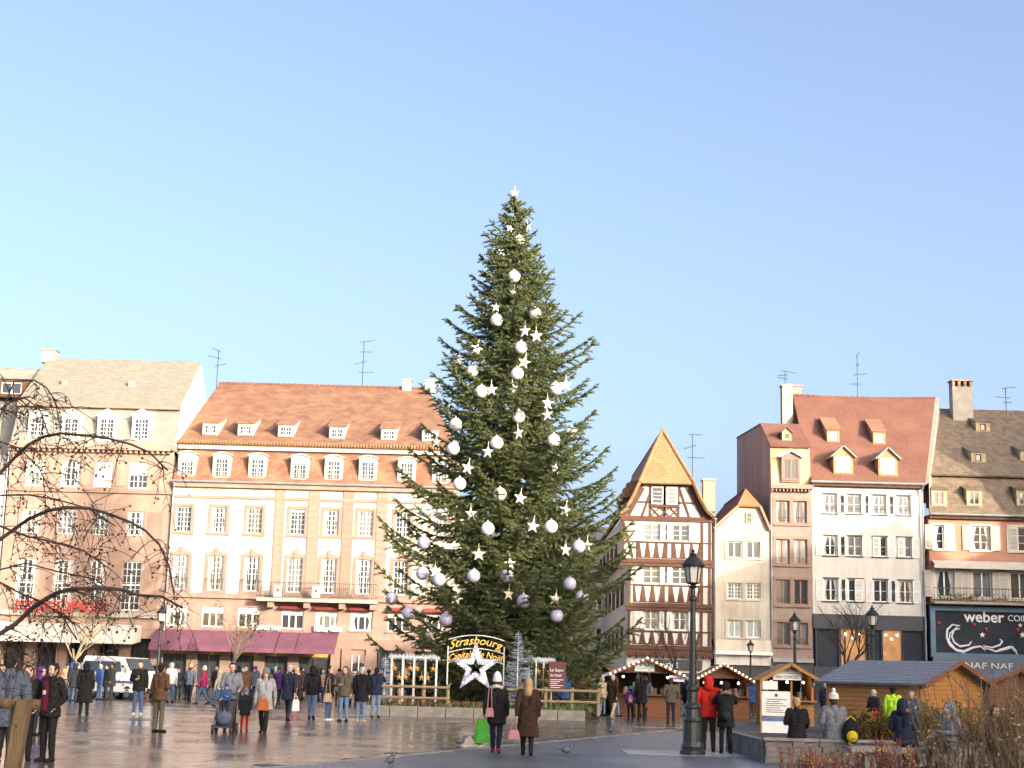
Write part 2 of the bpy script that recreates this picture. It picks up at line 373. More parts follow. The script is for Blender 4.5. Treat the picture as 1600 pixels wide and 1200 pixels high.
def win_mesh(w,h,leaves,nx,ny,fw=.07,mw=.028,transom=None):
    k = (round(w,2),round(h,2),leaves,nx,ny,fw,mw,transom)
    if k in WM: return WM[k]
    w,h = k[0],k[1]; mb = MB(); d0,d1 = -.05,.03
    mb.box(-w/2,-w/2+fw,d0,d1,0,h).box(w/2-fw,w/2,d0,d1,0,h).box(-w/2+fw,w/2-fw,d0,d1,0,fw).box(-w/2+fw,w/2-fw,d0,d1,h-fw,h)
    lw = (w-2*fw)/leaves
    for i in range(1,leaves): x = -w/2+fw+lw*i; mb.box(x-.045,x+.045,d0-.01,d1,fw,h-fw)
    for i in range(leaves):
        xa = -w/2+fw+lw*i
        for j in range(1,nx): x = xa+lw*j/nx; mb.box(x-mw/2,x+mw/2,-.03,.02,fw,h-fw)
    for j in range(1,ny): z = fw+(h-2*fw)*j/ny; mb.box(-w/2+fw,w/2-fw,-.028,.018,z-mw/2,z+mw/2)
    if transom: mb.box(-w/2+fw,w/2-fw,d0-.012,d1,h*transom-.05,h*transom+.05)
    f = mb.mesh('window'); g = MB().box(-w/2+.02,w/2-.02,.0,.012,.02,h-.02).mesh('pane')
    WM[k] = (f,g); return WM[k]
GR = random.Random(99)
M('glass_pale', (.10,.105,.11), .06, (.22,.215,.20), .9, spec=.8); M('glass_warm', (.06,.05,.04), .05, (.14,.115,.08), .7, spec=.8)
def window(root, x, zb, w, h, Y, leaves=2, nx=1, ny=3, fm='white_paint', gm='glass', rev=.16, blind=0, curtain=False, transom=None, fw=.07, flat=False, mw=.028):
    f,g = win_mesh(w,h,leaves,nx,ny,fw,mw,transom)
    key = (f.name, fm)
    if key not in WM: m2 = f.copy(); m2.materials.clear(); m2.materials.append(MATS[fm]); WM[key] = m2
    o = link('window', WM[key], None, root, loc=rel(root,(x,Y+rev,zb)))
    par = root if flat else o; base = rel(root,(x,Y+rev,zb)) if flat else Vector((0,0,0))
    if gm == 'glass': gm = GR.choice(('glass','glass','glass','glass_pale','glass_warm'))
    key = (g.name, gm)
    if key not in WM: m2 = g.copy(); m2.materials.clear(); m2.materials.append(MATS[gm]); WM[key] = m2
    link('pane', WM[key], None, par, loc=base)
    if not flat and w > .7 and GR.random() < .45:   # drawn-back curtains
        k = ('cu',round(w,2),round(h,2))
        if k not in WM:
            ww,hh = k[1],k[2]; cm = MB().add([(-ww/2+.06,-.004,.08),(-ww*.26,-.004,.08),(-ww*.34,-.004,hh*.45),(-ww*.2,-.004,hh-.06),(-ww/2+.06,-.004,hh-.06)],[(0,1,2,3,4)]).add([(ww/2-.06,-.004,.08),(ww*.26,-.004,.08),(ww*.34,-.004,hh*.45),(ww*.2,-.004,hh-.06),(ww/2-.06,-.004,hh-.06)],[(0,1,2,3,4)]).mesh('curtain'); cm.materials.append(MATS['curtain']); WM[k] = cm
        link('curtain', WM[k], None, par, loc=base)
    if blind: 
        b = MB().box(-w/2+.05,w/2-.05,-.065,-.052,h*(1-blind),h-.03); link('blind', b.mesh('blind'), 'blind', par, loc=base)
    return o
def surround(root, x, zb, w, h, Y, t=.16, m='sandstone', arch=0, key=False, sill=True, proud=.05, o=None):
    """stone frame round an opening, a sub-part of its window"""
    k = ('s',round(w,2),round(h,2),t,m,arch,key,sill)
    if k not in WM:
        w,h = k[1],k[2]; mb = MB()
        mb.box(-w/2-t,-w/2,-proud,.02,-.0,h).box(w/2,w/2+t,-proud,.02,0,h)
        if sill: mb.box(-w/2-t-.04,w/2+t+.04,-proud-.05,.02,-t*.8,0)
        else: mb.box(-w/2-t,w/2+t,-proud,.02,-t,0)
        if arch:
            top = [(-w/2-t,h),(w/2+t,h)]; n = 8
            up = [(w/2+t - (w+2*t)*i/n, h+t*.7+arch*math.sin(math.pi*i/n)) for i in range(n+1)]
            mb.prism(top+up, -proud, .02)
        else: mb.box(-w/2-t,w/2+t,-proud,.02,h,h+t)
        if key: mb.prism([(-.1,h+.0),(.1,h+.0),(.15,h+t+arch+.14),(-.15,h+t+arch+.14)], -proud-.05, -proud+.01)
        WM[k] = mb.mesh('surround'); WM[k].materials.append(MATS[m])
    return link('surround', WM[k], None, root, loc=rel(root,(x,Y,zb)))
def shutters(root, x, zb, w, h, Y, sw, m='white_paint', closed=(0,0)):
    for i,s in enumerate((-1,1)):
        k = ('sh',round(sw,2),round(h,2),m)
        if k not in WM:
            a,b = k[1],k[2]; mb = MB().box(0,.05,0,.04,0,b).box(a-.05,a,0,.04,0,b).box(.05,a-.05,0,.04,0,.07).box(.05,a-.05,0,.04,b-.07,b).box(.05,a-.05,0,.04,b*.5-.03,b*.5+.03)
            n = int(b/.09)
            for j in range(n): z = .07+(b-.14)*(j+.5)/n; mb.box(.05,a-.05,.008,.03,z-.03,z+.022)
            WM[k] = mb.mesh('shutter'); WM[k].materials.append(MATS[m])
        xx = (x-w/2-sw-.02 if s < 0 else x+w/2+.02)
        if closed[i]: xx = x-w/2 if s < 0 else x+w/2-sw
        link('shutter', WM[k], None, root, loc=rel(root,(xx,Y-.06,zb)))
def roof(root, quads, m, name='roof', th=.12):
    mb = MB()
    for q in quads: mb.slab(q, th)
    return mb.build(name, m, root)
def bar(root, name, x0,x1,z0,z1,y0,y1,m): return MB().box(x0,x1,y0,y1,z0,z1).build(name, m, root)
def chimney(root, x0,x1,y0,y1,z0,z1,m,cap='sandstone', pots=0):
    c = MB().box(x0,x1,y0,y1,z0,z1).build('chimney', m, root)
    MB().box(x0-.07,x1+.07,y0-.07,y1+.07,z1,z1+.12).build('cap', cap, c) if not pots else None
    if pots:
        mb = MB(); n = pots
        for i in range(n+1):
            xx = x0+(x1-x0-.18)*i/n; mb.box(xx,xx+.18,y0,y1,z1,z1+.4)
        mb.box(x0-.08,x1+.08,y0-.08,y1+.08,z1+.4,z1+.5); mb.build('cap', cap, c)
    return c
def antenna(root, x, y, z, h, seed=0, arms=3):
    r = random.Random(seed); mb = MB().tube([(x,y,z-.5),(x,y,z+h)], .03, 5)
    for i in range(arms):
        zz = z+h*(1-.22*i)-.05; a = r.uniform(0,3.1); L = r.uniform(.5,.9); d = Vector((math.cos(a),.3*math.sin(a),r.uniform(-.1,.25))).normalized()
        p = Vector((x,y,zz)); mb.tube([p-d*L*.4,p+d*L], .015, 4)
        q = Vector((-d.y,d.x,0)).normalized() if abs(d.x)+abs(d.y) > 0 else Vector((1,0,0))
        for k in range(6):
            c = p+d*L*(k/5*1.3-.35); s = .3-.02*k; mb.tube([c-Vector((0,s,0))*.6-Vector((0,0,s*.5)),c+Vector((0,s,0))*.6+Vector((0,0,s*.5))], .009, 3)
    return mb.build('antenna', 'dark_metal', root)
def gutter(root, x0,x1,Y,z,pipes=(),zb=0, m='zinc'):
    mb = MB().tube([(x0,Y,z),(x1,Y,z)], .085, 8); mb.build('gutter', m, root)
    for x in pipes: MB().tube([(x,Y,z),(x,Y+.22,z-.5),(x,Y+.22,zb)], .06, 8).build('downpipe', m, root)
def dormer(root, x, zb, w, h, Yf, back, kind='gable', m='grey_paint', rm='tile_mixed', ww=None, wh=None, leaves=2, nx=2, ny=3, over=.14, rise=.5, wz=.1, fm='white_paint', gm='glass', blind=0):
    """front, cheeks and roof of a dormer; window frame and pane are its sub-parts"""
    d = MB()
    ww = ww or w*.66; wh = wh or h*.78; a,b = x-w/2,x+w/2
    grid_wall(d, a,b,zb,zb+h,Yf,[(x-ww/2,x+ww/2,zb+wz,zb+wz+wh)],.1)
    d.box(a,a+.06,Yf+.002,Yf+back,zb,zb+h-.002); d.box(b-.06,b,Yf+.002,Yf+back,zb,zb+h-.002)
    d.box(x-ww/2-.05,x+ww/2+.05,Yf-.06,Yf+.0,zb+wz-.07,zb+wz)
    me = bpy.data.meshes.new('dormer'); me.from_pydata(d.v,[],d.f); me.update()
    o = link('dormer', me, m, root)
    r = MB(); t = zb+h
    if kind == 'gable':
        d2 = MB().prism([(a,t),(b,t),(x,t+rise)], Yf, Yf+.08); d2.build('pediment', m, o)
        for s in (-1,1):
            xe = x+s*(w/2+over); ze = t-over*rise/(w/2)
            r.slab([(xe,Yf-over,ze+.06),(x,Yf-over,t+rise+.06),(x,Yf+back+rise*1.2,t+rise+.06),(xe,Yf+back,ze+.06)], .07)
    elif kind == 'shed':
        r.slab([(a-over,Yf-over,t+.05),(b+over,Yf-over,t+.05),(b+over,Yf+back*1.0,t+rise),(a-over,Yf+back*1.0,t+rise)], .07)
        d2 = MB()
        for q in (a,b-.06): d2.add([(q,Yf,t),(q+.06,Yf,t),(q,Yf+back,t+rise-.08),(q+.06,Yf+back,t+rise-.08),(q,Yf+back,t),(q+.06,Yf+back,t)], [(0,1,3,2),(0,2,4),(1,5,3),(0,4,5,1)])
        d2.build('cheek', m, o)
    else:
        n = 8; top = [(a-over+(w+2*over)*i/n, t+rise*math.sin(math.pi*i/n)*.8+.03) for i in range(n+1)]
        poly = top + [(px_, pz-.09) for px_,pz in reversed(top)]
        r.prism(poly, Yf-over, Yf+back)
        MB().prism([(a,t-.001)]+[(max(a,min(b,px_)),pz-.08) for px_,pz in top]+[(b,t-.001)], Yf+.01, Yf+.09).build('pediment', m, o)
    r.build('dormer_roof', rm, o)
    f,g = win_mesh(ww,wh,leaves,nx,ny,.06,.026,None)
    for nm,me,mm in (('window',f,fm),('pane',g,gm)):
        key = (me.name,mm)
        if key not in WM: m2 = me.copy(); m2.materials.clear(); m2.materials.append(MATS[mm]); WM[key] = m2
        c = link(nm, WM[key], None, o, loc=(x,Yf+.08,zb+wz))
        c.matrix_parent_inverse = Matrix()
    if blind:
        c = MB().box(x-ww/2+.03,x+ww/2-.03,Yf+.02,Yf+.035,zb+wz+wh*(1-blind),zb+wz+wh-.02).build('blind','blind',o); c.matrix_parent_inverse = Matrix()
    for c in o.children: c.matrix_parent_inverse = Matrix()
    return o
def shopfront(root, x0,x1,z0,z1,Y,n,m,lit=None, gm='glass'):
    """framed shop windows n bays wide"""
    fr = MB(); bw = (x1-x0)/n
    for i in range(n+1): fr.box(x0+bw*i-.07,x0+bw*i+.07,Y-.06,Y+.1,z0,z1)
    fr.box(x0+.071,x1-.071,Y-.05,Y+.09,z0,z0+.4); fr.box(x0+.071,x1-.071,Y-.05,Y+.09,z1-.15,z1-.001)
    o = fr.build('shopfront', m, root)
    for i in range(n): c = MB().box(x0+bw*i+.06,x0+bw*(i+1)-.06,Y+.03,Y+.045,z0+.39,z1-.14).build('pane', lit if lit and i % 2 else gm, o)
    return o
# ------------------------------------------------------------------ Monoprix building
F0 = 100.0
def cols(pxs, py, Y): return [PX(p,py,Y) for p in pxs]
Bx0 = PX(16,720,F0); Bx1 = PX(271,730,F0)
L1 = thing('department_store', (Bx0,F0,0), 'pink sandstone store with grey slate mansard roof and red rooftop-line lettering', 'building', world_children=True)
ze = PZ(150,699,F0)
c4 = cols([54.6,110,161.4,216],742,F0)
r1 = (PZ(216,763,F0), PZ(216,722,F0)); r2 = (PZ(210,837,F0),PZ(210,799.5,F0)); r3 = (PZ(205,954,F0),PZ(205,877,F0))
ops = []
for i,x in enumerate(c4):
    for (za,zb),w in ((r1,1.25),(r2,1.25),(r3,1.32)): ops.append((x-w/2,x+w/2,za,zb))
zc = PZ(150,972,F0)
walls(L1, Bx0,Bx1,4.0,ze,F0,13,ops,'sandstone')
for i,x in enumerate(c4):
    o = window(L1,x,r1[0],1.25,r1[1]-r1[0],F0,2,2,4,blind=(.5,0,.97,.5)[i])
    window(L1,x,r2[0],1.25,r2[1]-r2[0],F0,2,2,4)
    window(L1,x,r3[0],1.32,r3[1]-r3[0],F0,2,2,7,transom=.52)
    MB().box(x-.7,x+.7,F0-.08,F0-.002,r1[0]-.12,r1[0]).build('sill','sandstone',L1)
    for xx in (x-1.15,): 
        if i: MB().box(xx-.3,xx+.3,F0-.05,F0-.002,r1[0]+.1,r1[1]).build('relief_panel','sandstone',L1)
    fl_ = MB()
    for k in range(12): fl_.box(x+.85+k*.085,x+.9+k*.085,F0-.03,F0-.002,r3[0],r2[1]) if x+.95+k*.085 < Bx1-.1 and k*.085 < 1.0 else None
    fl_.build('fluting','sandstone',L1)
bar(L1,'cornice',Bx0-.1,Bx1+.1,ze-.18,ze+.15,F0-.45,F0+.3,'sandstone')
dn = MB()
x = Bx0
while x < Bx1-.2: dn.box(x,x+.16,F0-.32,F0-.003,ze-.36,ze-.181); x += .36
dn.build('dentils','sandstone',L1)
zs_ = PZ(150,767,F0)
bar(L1,'string_course',Bx0-.04,Bx1+.04,zs_-.12,zs_+.12,F0-.16,F0-.001,'sandstone_dark')
zs_ = PZ(150,959,F0); bar(L1,'ledge',Bx0-.04,Bx1+.04,zs_-.2,zs_+.1,F0-.3,F0-.001,'stone_grey')
# mansard and upper roof
zm = PZ(150,632,F0+.9); zr = PZ(190,562,F0+6.6)
roof(L1,[[(Bx0,F0-.3,ze+.15),(Bx1,F0-.3,ze+.15),(Bx1,F0+.9,zm),(Bx0,F0+.9,zm)]],'slate_dark','mansard')
roof(L1,[[(Bx0-.1,F0+.55,zm-.1),(Bx1,F0+.55,zm-.1),(Bx1,F0+6.6,zr),(Bx0-.1,F0+6.6,zr)],[(Bx0-.1,F0+13.2,ze+2),(Bx1,F0+13.2,ze+2),(Bx1,F0+6.6,zr),(Bx0-.1,F0+6.6,zr)]],'slate')
for xx in (Bx0,Bx1-.25): MB().add([(xx+q,y_,z_) for q in (0,.25) for y_,z_ in ((F0,ze-.4),(F0-.25,ze+.2),(F0+.85,zm-.15),(F0+6.6,zr-.12),(F0+13,ze+2),(F0+13,ze-.4))],
    [(0,1,2,3,4,5),(11,10,9,8,7,6)]+[(i,(i+1)%6,(i+1)%6+6,i+6) for i in range(6)]).build('gable_wall','white_plaster',L1)
bar(L1,'roof_band',Bx0,Bx1,zm-.28,zm-.06,F0+.42,F0+.8,'sandstone_dark')
for px_ in (60,112,168,222):
    x = PX(px_,665,F0); zb = PZ(px_,690,F0-.1)
    dormer(L1,x,zb,1.25,1.75,F0-.15,1.6,'gable','white_paint','white_paint',ww=.95,wh=1.42,nx=2,ny=5,rise=.42,wz=.12,over=.1)
for px_,py_ in ((103,599),(207,601)):
    q = P(px_,py_,F0+3.2); MB().box(q.x-.25,q.x+.25,F0+2.95,F0+3.5,q.z-.35,q.z+.25).build('skylight','zinc',L1)
q = P(78,555,F0+6.6); chimney(L1,q.x-.5,q.x+.5,F0+6.2,F0+7,zr-.4,zr+.45,'stone_grey','zinc')
# ground floor, canopy and sign
mb = MB()
for i in range(6): xx = Bx0+(Bx1-Bx0-.7)*i/5; MB().box(xx,xx+.7,F0,F0+.6,0,4.0).build('pier','sandstone_dark',L1)
bar(L1,'fascia',Bx0,Bx1,3.4,4.0,F0+.05,F0+.5,'sandstone')
for i in range(5):
    xx = Bx0+.7+(Bx1-Bx0-.7)*i/5; shopfront(L1,xx+.02,xx+(Bx1-Bx0-.7)/5-.72,0,3.38,F0+1.2,2,'dark_shop', 'shop_glow' if False else None)
bar(L1,'shop_interior_wall',Bx0,Bx1,0,4,F0+5,F0+5.2,'cream')
z0_ = PZ(110,1004,F0-2.2); z1_ = PZ(110,974,F0)
xa,xb = PX(-6,990,F0), PX(221,990,F0)
MB().add([(xa,F0-.05,z1_),(xb,F0-.05,z1_),(xb,F0-2.2,z0_+.55),(xa,F0-2.2,z0_+.55),(xa,F0-2.2,z0_),(xb,F0-2.2,z0_),(xa,F0-.05,z0_+.2),(xb,F0-.05,z0_+.2)],
    [(0,3,2,1),(3,4,5,2),(0,6,4,3),(1,2,5,7),(4,6,7,5),(0,1,7,6)]).build('canopy','awning_white',L1)
text('lettering','MONOPRIX',L1,PX(24,950,F0-.5),PX(167,950,F0-.5),PZ(100,958,F0-.5),F0-.5,'red_sign',.06,height=.85)
gutter(L1,Bx0,Bx0+.3,F0-.3,ze,(Bx0-.12,),0)

# ------------------------------------------------------------------ sliver of a house beyond it on the left
L0 = thing('slate_house', (Bx0-6,F0,0), 'dark slate roofed house squeezed against the pink store', 'building', world_children=True)
x1_ = Bx0-.22; x0_ = x1_-9
ze0 = PZ(5,740,F0)
walls(L0,x0_,x1_,0,ze0,F0,12,[(x1_-.9,x1_-.3,z,z+1.6) for z in (5,8.6,11.6)],'offwhite')
for z in (5,8.6,11.6): window(L0,x1_-.6,z,.6,1.6,F0,1,1,3)
zr0 = PZ(15,575,F0+6)
roof(L0,[[(x0_,F0-.3,ze0),(x1_,F0-.3,ze0),(x1_,F0+6,zr0),(x0_,F0+6,zr0)],[(x0_,F0+12.3,ze0),(x1_,F0+12.3,ze0),(x1_,F0+6,zr0),(x0_,F0+6,zr0)]],'slate_dark')
dormer(L0,x1_-1.2,zr0-2.6,2.0,1.3,F0+3.2,2.5,'shed','timber','zinc',ww=1.4,wh=.8,nx=1,ny=1,rise=.25,wz=.25)

# ------------------------------------------------------------------ Taverne building
Tx0 = Bx1+.1; Tx1 = PX(715,800,F0)
L2 = thing('tavern_building', (Tx0,F0,0), 'cream tavern building with orange tiled mansard roof and purple awnings', 'building', world_children=True)
zg = PZ(420,757,F0); zst = PZ(330,929,F0)
cA = cols([287,342,398,465,518,572],810,F0); cA += [2*cA[-1]-cA[-2]+.15, 3*cA[-1]-2*cA[-2]+.25]
ra = (PZ(287,831,F0),PZ(287,791,F0)); rb = (PZ(283,921,F0),PZ(283,867,F0)); rc = (PZ(275,978,F0),PZ(275,946,F0))
ops = []
for x in cA: ops += [(x-.5,x+.5,*ra),(x-.5,x+.5,*rb)]
walls(L2,Tx0,Tx1,zst,zg,F0,14,ops,'cream')
ops = [(x-.72,x+.72,*rc) for x in cA]
walls(L2,Tx0,Tx1,3.7,zst,F0-.04,14,ops,'sandstone',name='lower_wall')
for i,x in enumerate(cA):
    o = window(L2,x,ra[0],1.0,ra[1]-ra[0],F0,2,2,5,blind=.12 if i == 3 else 0); surround(L2,x,ra[0],1.0,ra[1]-ra[0],F0,.2)
    window(L2,x,rb[0],1.0,rb[1]-rb[0],F0,2,2,6); surround(L2,x,rb[0],1.0,rb[1]-rb[0],F0,.22,arch=.16,key=True)
    window(L2,x,rc[0],1.44,rc[1]-rc[0],F0-.04,3,1,1,blind=.33)
    MB().box(x-.85,x+.85,F0-.12,F0-.042,rc[0]-.12,rc[0]).build('sill','sandstone',L2)
    if i > 2: MB().slab([(x-.78,F0-.05,rc[1]+.22),(x+.78,F0-.05,rc[1]+.22),(x+.78,F0-.55,rc[1]+.0),(x-.78,F0-.55,rc[1]+.0)],.04).build('window_awning','awning_red',L2)
    if i < 3:
        mb = MB().box(x-.62,x+.62,F0-.22,F0-.19,rb[0]+.72,rb[0]+.76)
        for k in range(9): mb.box(x-.6+k*.145,x-.585+k*.145,F0-.215,F0-.195,rb[0],rb[0]+.72)
        mb.build('window_rail','dark_metal',L2)
# sandstone pilasters in the middle bay, in blocks
for pa,pb in ((430,445),(482,500),(536,553),(589,607)):
    xa,xb = PX(pa,800,F0),PX(pb,800,F0); z = zst+.12; k = 0
    p = MB().box(xa+.03,xb-.03,F0-.055,F0-.002,zst+.1,zg-.3).build('pilaster','sandstone_dark',L2)
    while z < zg-.75:
        link('stone_block', MB().box(xa,xb,F0-.085,F0-.05,0,.44).mesh('stone_block'), 'sandstone', p, loc=(0,0,z)).matrix_parent_inverse = Matrix.Translation(-Vector(L2.location)) @ Matrix() if False else Matrix()
        z += .46
for p in [c for c in L2.children if c.name.startswith('pilaster')]:
    for c in p.children: c.matrix_parent_inverse = Matrix()
zz = PZ(330,776,F0); bar(L2,'string_course',Tx0,Tx1,zz-.12,zz+.08,F0-.11,F0-.001,'sandstone')
bar(L2,'cornice',Tx0-.05,Tx1,zst-.22,zst+.08,F0-.25,F0-.0415,'sandstone'); bar(L2,'eave_board',Tx0,Tx1,zg-.3,zg,F0-.3,F0+.1,'sandstone')
gutter(L2,Tx0-.1,Tx1,F0-.4,zg+.05,(Tx0+.05,),0)
# balcony
xa,xb = PX(405,930,F0),PX(592,930,F0); zb_ = PZ(500,936,F0-.9)
b = MB().box(xa,xb,F0-1.1,F0-.26,zb_-.22,zb_).build('balcony','stone_grey',L2)
for px_ in (426,482,537,585): x = PX(px_,940,F0); MB().box(x-.2,x+.2,F0-.9,F0-.26,zb_-.6,zb_-.221).build('bracket','sandstone',b).matrix_parent_inverse = Matrix()
mb = MB().box(xa,xb,F0-1.08,F0-1.04,zb_+.98,zb_+1.02).box(xa,xb,F0-1.075,F0-1.045,zb_+.1,zb_+.13)
n = 60
for k in range(n+1): x = xa+(xb-xa-.02)*k/n; mb.box(x,x+.02,F0-1.07,F0-1.05,zb_,zb_+.98)
mb.build('railing','dark_metal',b).matrix_parent_inverse = Matrix()
for px_ in (434,494): q = P(px_,922,F0-1.12); MB().box(q.x-.25,q.x+.25,F0-1.13,F0-1.09,zb_+.1,zb_+.8).build('banner','white_sign',b).matrix_parent_inverse = Matrix(); MB().prism([(q.x+.1*math.cos(a*math.pi/5),zb_+.5+.13*math.sin(a*math.pi/5)) for a in range(10)],F0-1.14,F0-1.131).build('emblem','red_sign',b).matrix_parent_inverse = Matrix()
# roofs
zm2 = PZ(420,696,F0+1.0); zr2 = PZ(500,604,F0+13)
roof(L2,[[(Tx0,F0-.3,zg+.1),(Tx1,F0-.3,zg+.1),(Tx1,F0+1.0,zm2),(Tx0,F0+1.0,zm2)]],'tile_mixed','mansard')
roof(L2,[[(Tx0,F0+.45,zm2-.05),(Tx1,F0+.45,zm2-.05),(Tx1-3,F0+13,zr2),(Tx0,F0+13,zr2)],[(Tx0,F0+24,zm2),(Tx1,F0+24,zm2),(Tx1-3,F0+13,zr2),(Tx0,F0+13,zr2)],[(Tx1,F0+.45,zm2-.05),(Tx1,F0+24,zm2),(Tx1-3,F0+13,zr2)]],'tile_mixed')
bar(L2,'roof_band',Tx0,Tx1,zm2-.42,zm2-.17,F0+.5,F0+.95,'grey_paint')
mb = MB(); x = Tx0
while x < Tx1: mb.tube([(x,F0+.32,zm2-.05),(x,F0+.75,zm2+.2)],.07,5); x += .2
mb.build('edge_tiles','tile_orange',L2)
mb = MB(); x = Tx0
while x < Tx1-3: mb.tube([(x,F0+13,zr2+.02),(x+.42,F0+13,zr2+.05)],[.13,.16],6); x += .42
mb.build('ridge_tiles','tile_red',L2)
for px_,py_ in ((293,745),(347,747),(403,748),(469,750),(522,751),(575.5,752),(636,754),(690,756)):
    x = PX(px_,725,F0); zb = PZ(px_,py_,F0-.1)
    dormer(L2,x,zb,1.2,1.55,F0-.12,1.5,'arch','grey_paint','grey_paint',ww=.86,wh=1.22,nx=2,ny=4,rise=.22,wz=.1,over=.08,blind=(.2 if px_ in (293,469) else 0))
for px_,py_ in ((329,680),(384,681),(447,683),(527,686),(608,689),(672,691)):
    Yd = F0+1.9; x = PX(px_,665,Yd); zb = PZ(px_,py_,Yd)
    dormer(L2,x,zb,1.05,.85,Yd,2.9,'shed','grey_paint','tile_brown',ww=.8,wh=.6,nx=2,ny=2,rise=.95,wz=.12,over=.12)
q = P(636,602,F0+13); chimney(L2,q.x-.35,q.x+.35,F0+12.6,F0+13.3,zr2-.3,zr2+.55,'grey_paint','zinc')
q = P(672,604,F0+13); chimney(L2,q.x-.4,q.x+.4,F0+12.6,F0+13.3,zr2-.3,zr2+.55,'grey_paint','zinc')
q = P(566,600,F0+13); antenna(L2,q.x,F0+13,zr2,3.6,1,4)
q = P(339,590,F0+12); antenna(L2,q.x,F0+12,zr2-.2,2.6,5,3)
# ground floor
mb = MB()
for px_ in (243,300,352,405,458,525,540,580,640,700): x = PX(px_,1030,F0); MB().box(x-.35,x+.35,F0-.03,F0+.6,0,3.7).build('pier','sandstone_dark',L2)
bar(L2,'ground_wall',Tx0+.1,Tx1,0,3.69,F0+.65,F0+13.9,'dark_shop')
for a,b_ in ((582,638),(642,698)): shopfront(L2,PX(a,1030,F0)+.4,PX(b_,1030,F0)-.4,0,3.04,F0+.2,2,'dark_shop')
bar(L2,'fascia',Tx0,Tx1,3.05,3.7,F0-.035,F0+.5,'sandstone_dark')
pp = [243,300,352,405,458,525]
for a,b_ in zip(pp[:-1],pp[1:]):
    xa,xb = PX(a,1030,F0)+.36,PX(b_,1030,F0)-.36
    shopfront(L2,xa,xb,0,2.5,F0+.25,2,'dark_shop'); bar(L2,'sign_panel',xa,xb,2.5,3.04,F0+.2,F0+.3,M('sign_yellow',(.48,.33,.08),.6,(.38,.25,.05),2))
xa,xb = PX(545,1030,F0),PX(576,1030,F0)
mb = MB().box(xa-.3,xb+.3,F0+.1,F0+.3,0,3.04); mb.build('arch_wall','sandstone_dark',L2)
n = 10; xm = (xa+xb)/2; ra_ = (xb-xa)/2
MB().prism([(xa,1.6),(xb,1.6)]+[(xm+ra_*math.cos(math.pi*i/n),1.6+ra_*1.0*math.sin(math.pi*i/n)) for i in range(1,n)],F0+.06,F0+.099).build('arched_window','glass',L2)
mb = MB()
for k in range(3): x = xa+(xb-xa)*(k+.5)/3; mb.box(x-.03,x+.03,F0+.03,F0+.058,1.6,2.7)
mb.box(xa,xb,F0+.03,F0+.057,1.57,1.65); mb.build('arched_window_frame','white_paint',L2)
pa = [238,300,367,434,465,527]
for a,b_ in zip(pa[:-1],pa[1:]):
    xa,xb = PX(a,1000,F0-1)+.02,PX(b_,1000,F0-1)-.02; zt = PZ(380,986,F0); zl = PZ(380,1019,F0-2)
    MB().add([(xa,F0-.06,zt),(xb,F0-.06,zt),(xb,F0-2,zl+.3),(xa,F0-2,zl+.3),(xa,F0-2.01,zl),(xb,F0-2.01,zl)],[(0,1,2,3),(3,2,5,4)]).build('awning','awning_purple',L2)
text('lettering','Taverne',L2,PX(391,980,F0-.3),PX(438,980,F0-.3),PZ(415,984,F0-.3),F0-.3,'white_sign',.04,bold=.02)
text('lettering','Kohler-Rehm',L2,PX(491,985,F0-.3),PX(535,985,F0-.3),PZ(512,987,F0-.3),F0-.3,'white_sign',.04,height=.42,bold=.01)

# ------------------------------------------------------------------ half-timbered house
F3 = 97.0
hx0 = PX(971,835,F3); hx1 = PX(1112,835,F3); hl0 = PX(981,930,F3)
L3 = thing('half_timbered_house', (hx0,F3,0), 'tall half-timbered house with steep half-hipped orange tiled roof', 'building', world_children=True)
zE = PZ(1040,812,F3)      # attic floor beam
zB1 = PZ(1040,875,F3); zB2 = PZ(1040,944,F3); zB3 = PZ(1040,1010,F3)
dep = 26
fw_ = [(PX(1018.6,830,F3),PX(1063.6,830,F3))][0]
rowz = [(PZ(1040,845,F3),PZ(1040,819,F3)),(PZ(1040,912,F3),PZ(1040,881,F3)),(PZ(1040,984,F3),PZ(1040,950,F3))]
w_ = 1.06
for k,(xa,zt,zb) in enumerate(((hx0,zE,zB1),(hl0,zB1,zB2),(hl0,zB2,zB3))):
    walls(L3,xa,hx1,zb,zt,F3+.12*k,dep,[(x-w_/2,x+w_/2,*rowz[k]) for x in fw_],'white_plaster',name='wall')
    for x in fw_:
        window(L3,x,rowz[k][0],w_,rowz[k][1]-rowz[k][0],F3+.12*k,2,1,3 if k < 2 else 2,fw=.06)
        shutters(L3,x,rowz[k][0]-.03,w_,rowz[k][1]-rowz[k][0]+.06,F3+.12*k,.5)
walls(L3,hl0,hx1,0,zB3,F3+.4,dep,[],'white_plaster',name='ground_wall')
def tim(pts, y): 
    return MB().beam((pts[0],y,pts[1]),(pts[2],y,pts[3]),pts[4],.09).build('timber','timber',L3)
def vband(x0,x1,z0,z1,Y,n):
    bd = MB().box(x0,x1,Y-.05,Y-.002,z0,z1).build('timber_band','timber',L3)
    st = (x1-x0)/n; hh = (z1-z0)
    for i in range(n):
        xm = x0+st*(i+.5)
        if i == n//2: poly = [(xm-.1,z0+.06),(xm+.1,z0+.06),(xm+.1,z1-.06),(xm-.1,z1-.06)]
        else: poly = [(xm-.07,z0+.06),(xm+.07,z0+.06),(xm+st*.34,z1-.06),(xm-st*.34,z1-.06)]
        MB().prism(poly,Y-.06,Y-.052).build('infill_panel','white_plaster',bd).matrix_parent_inverse = Matrix()
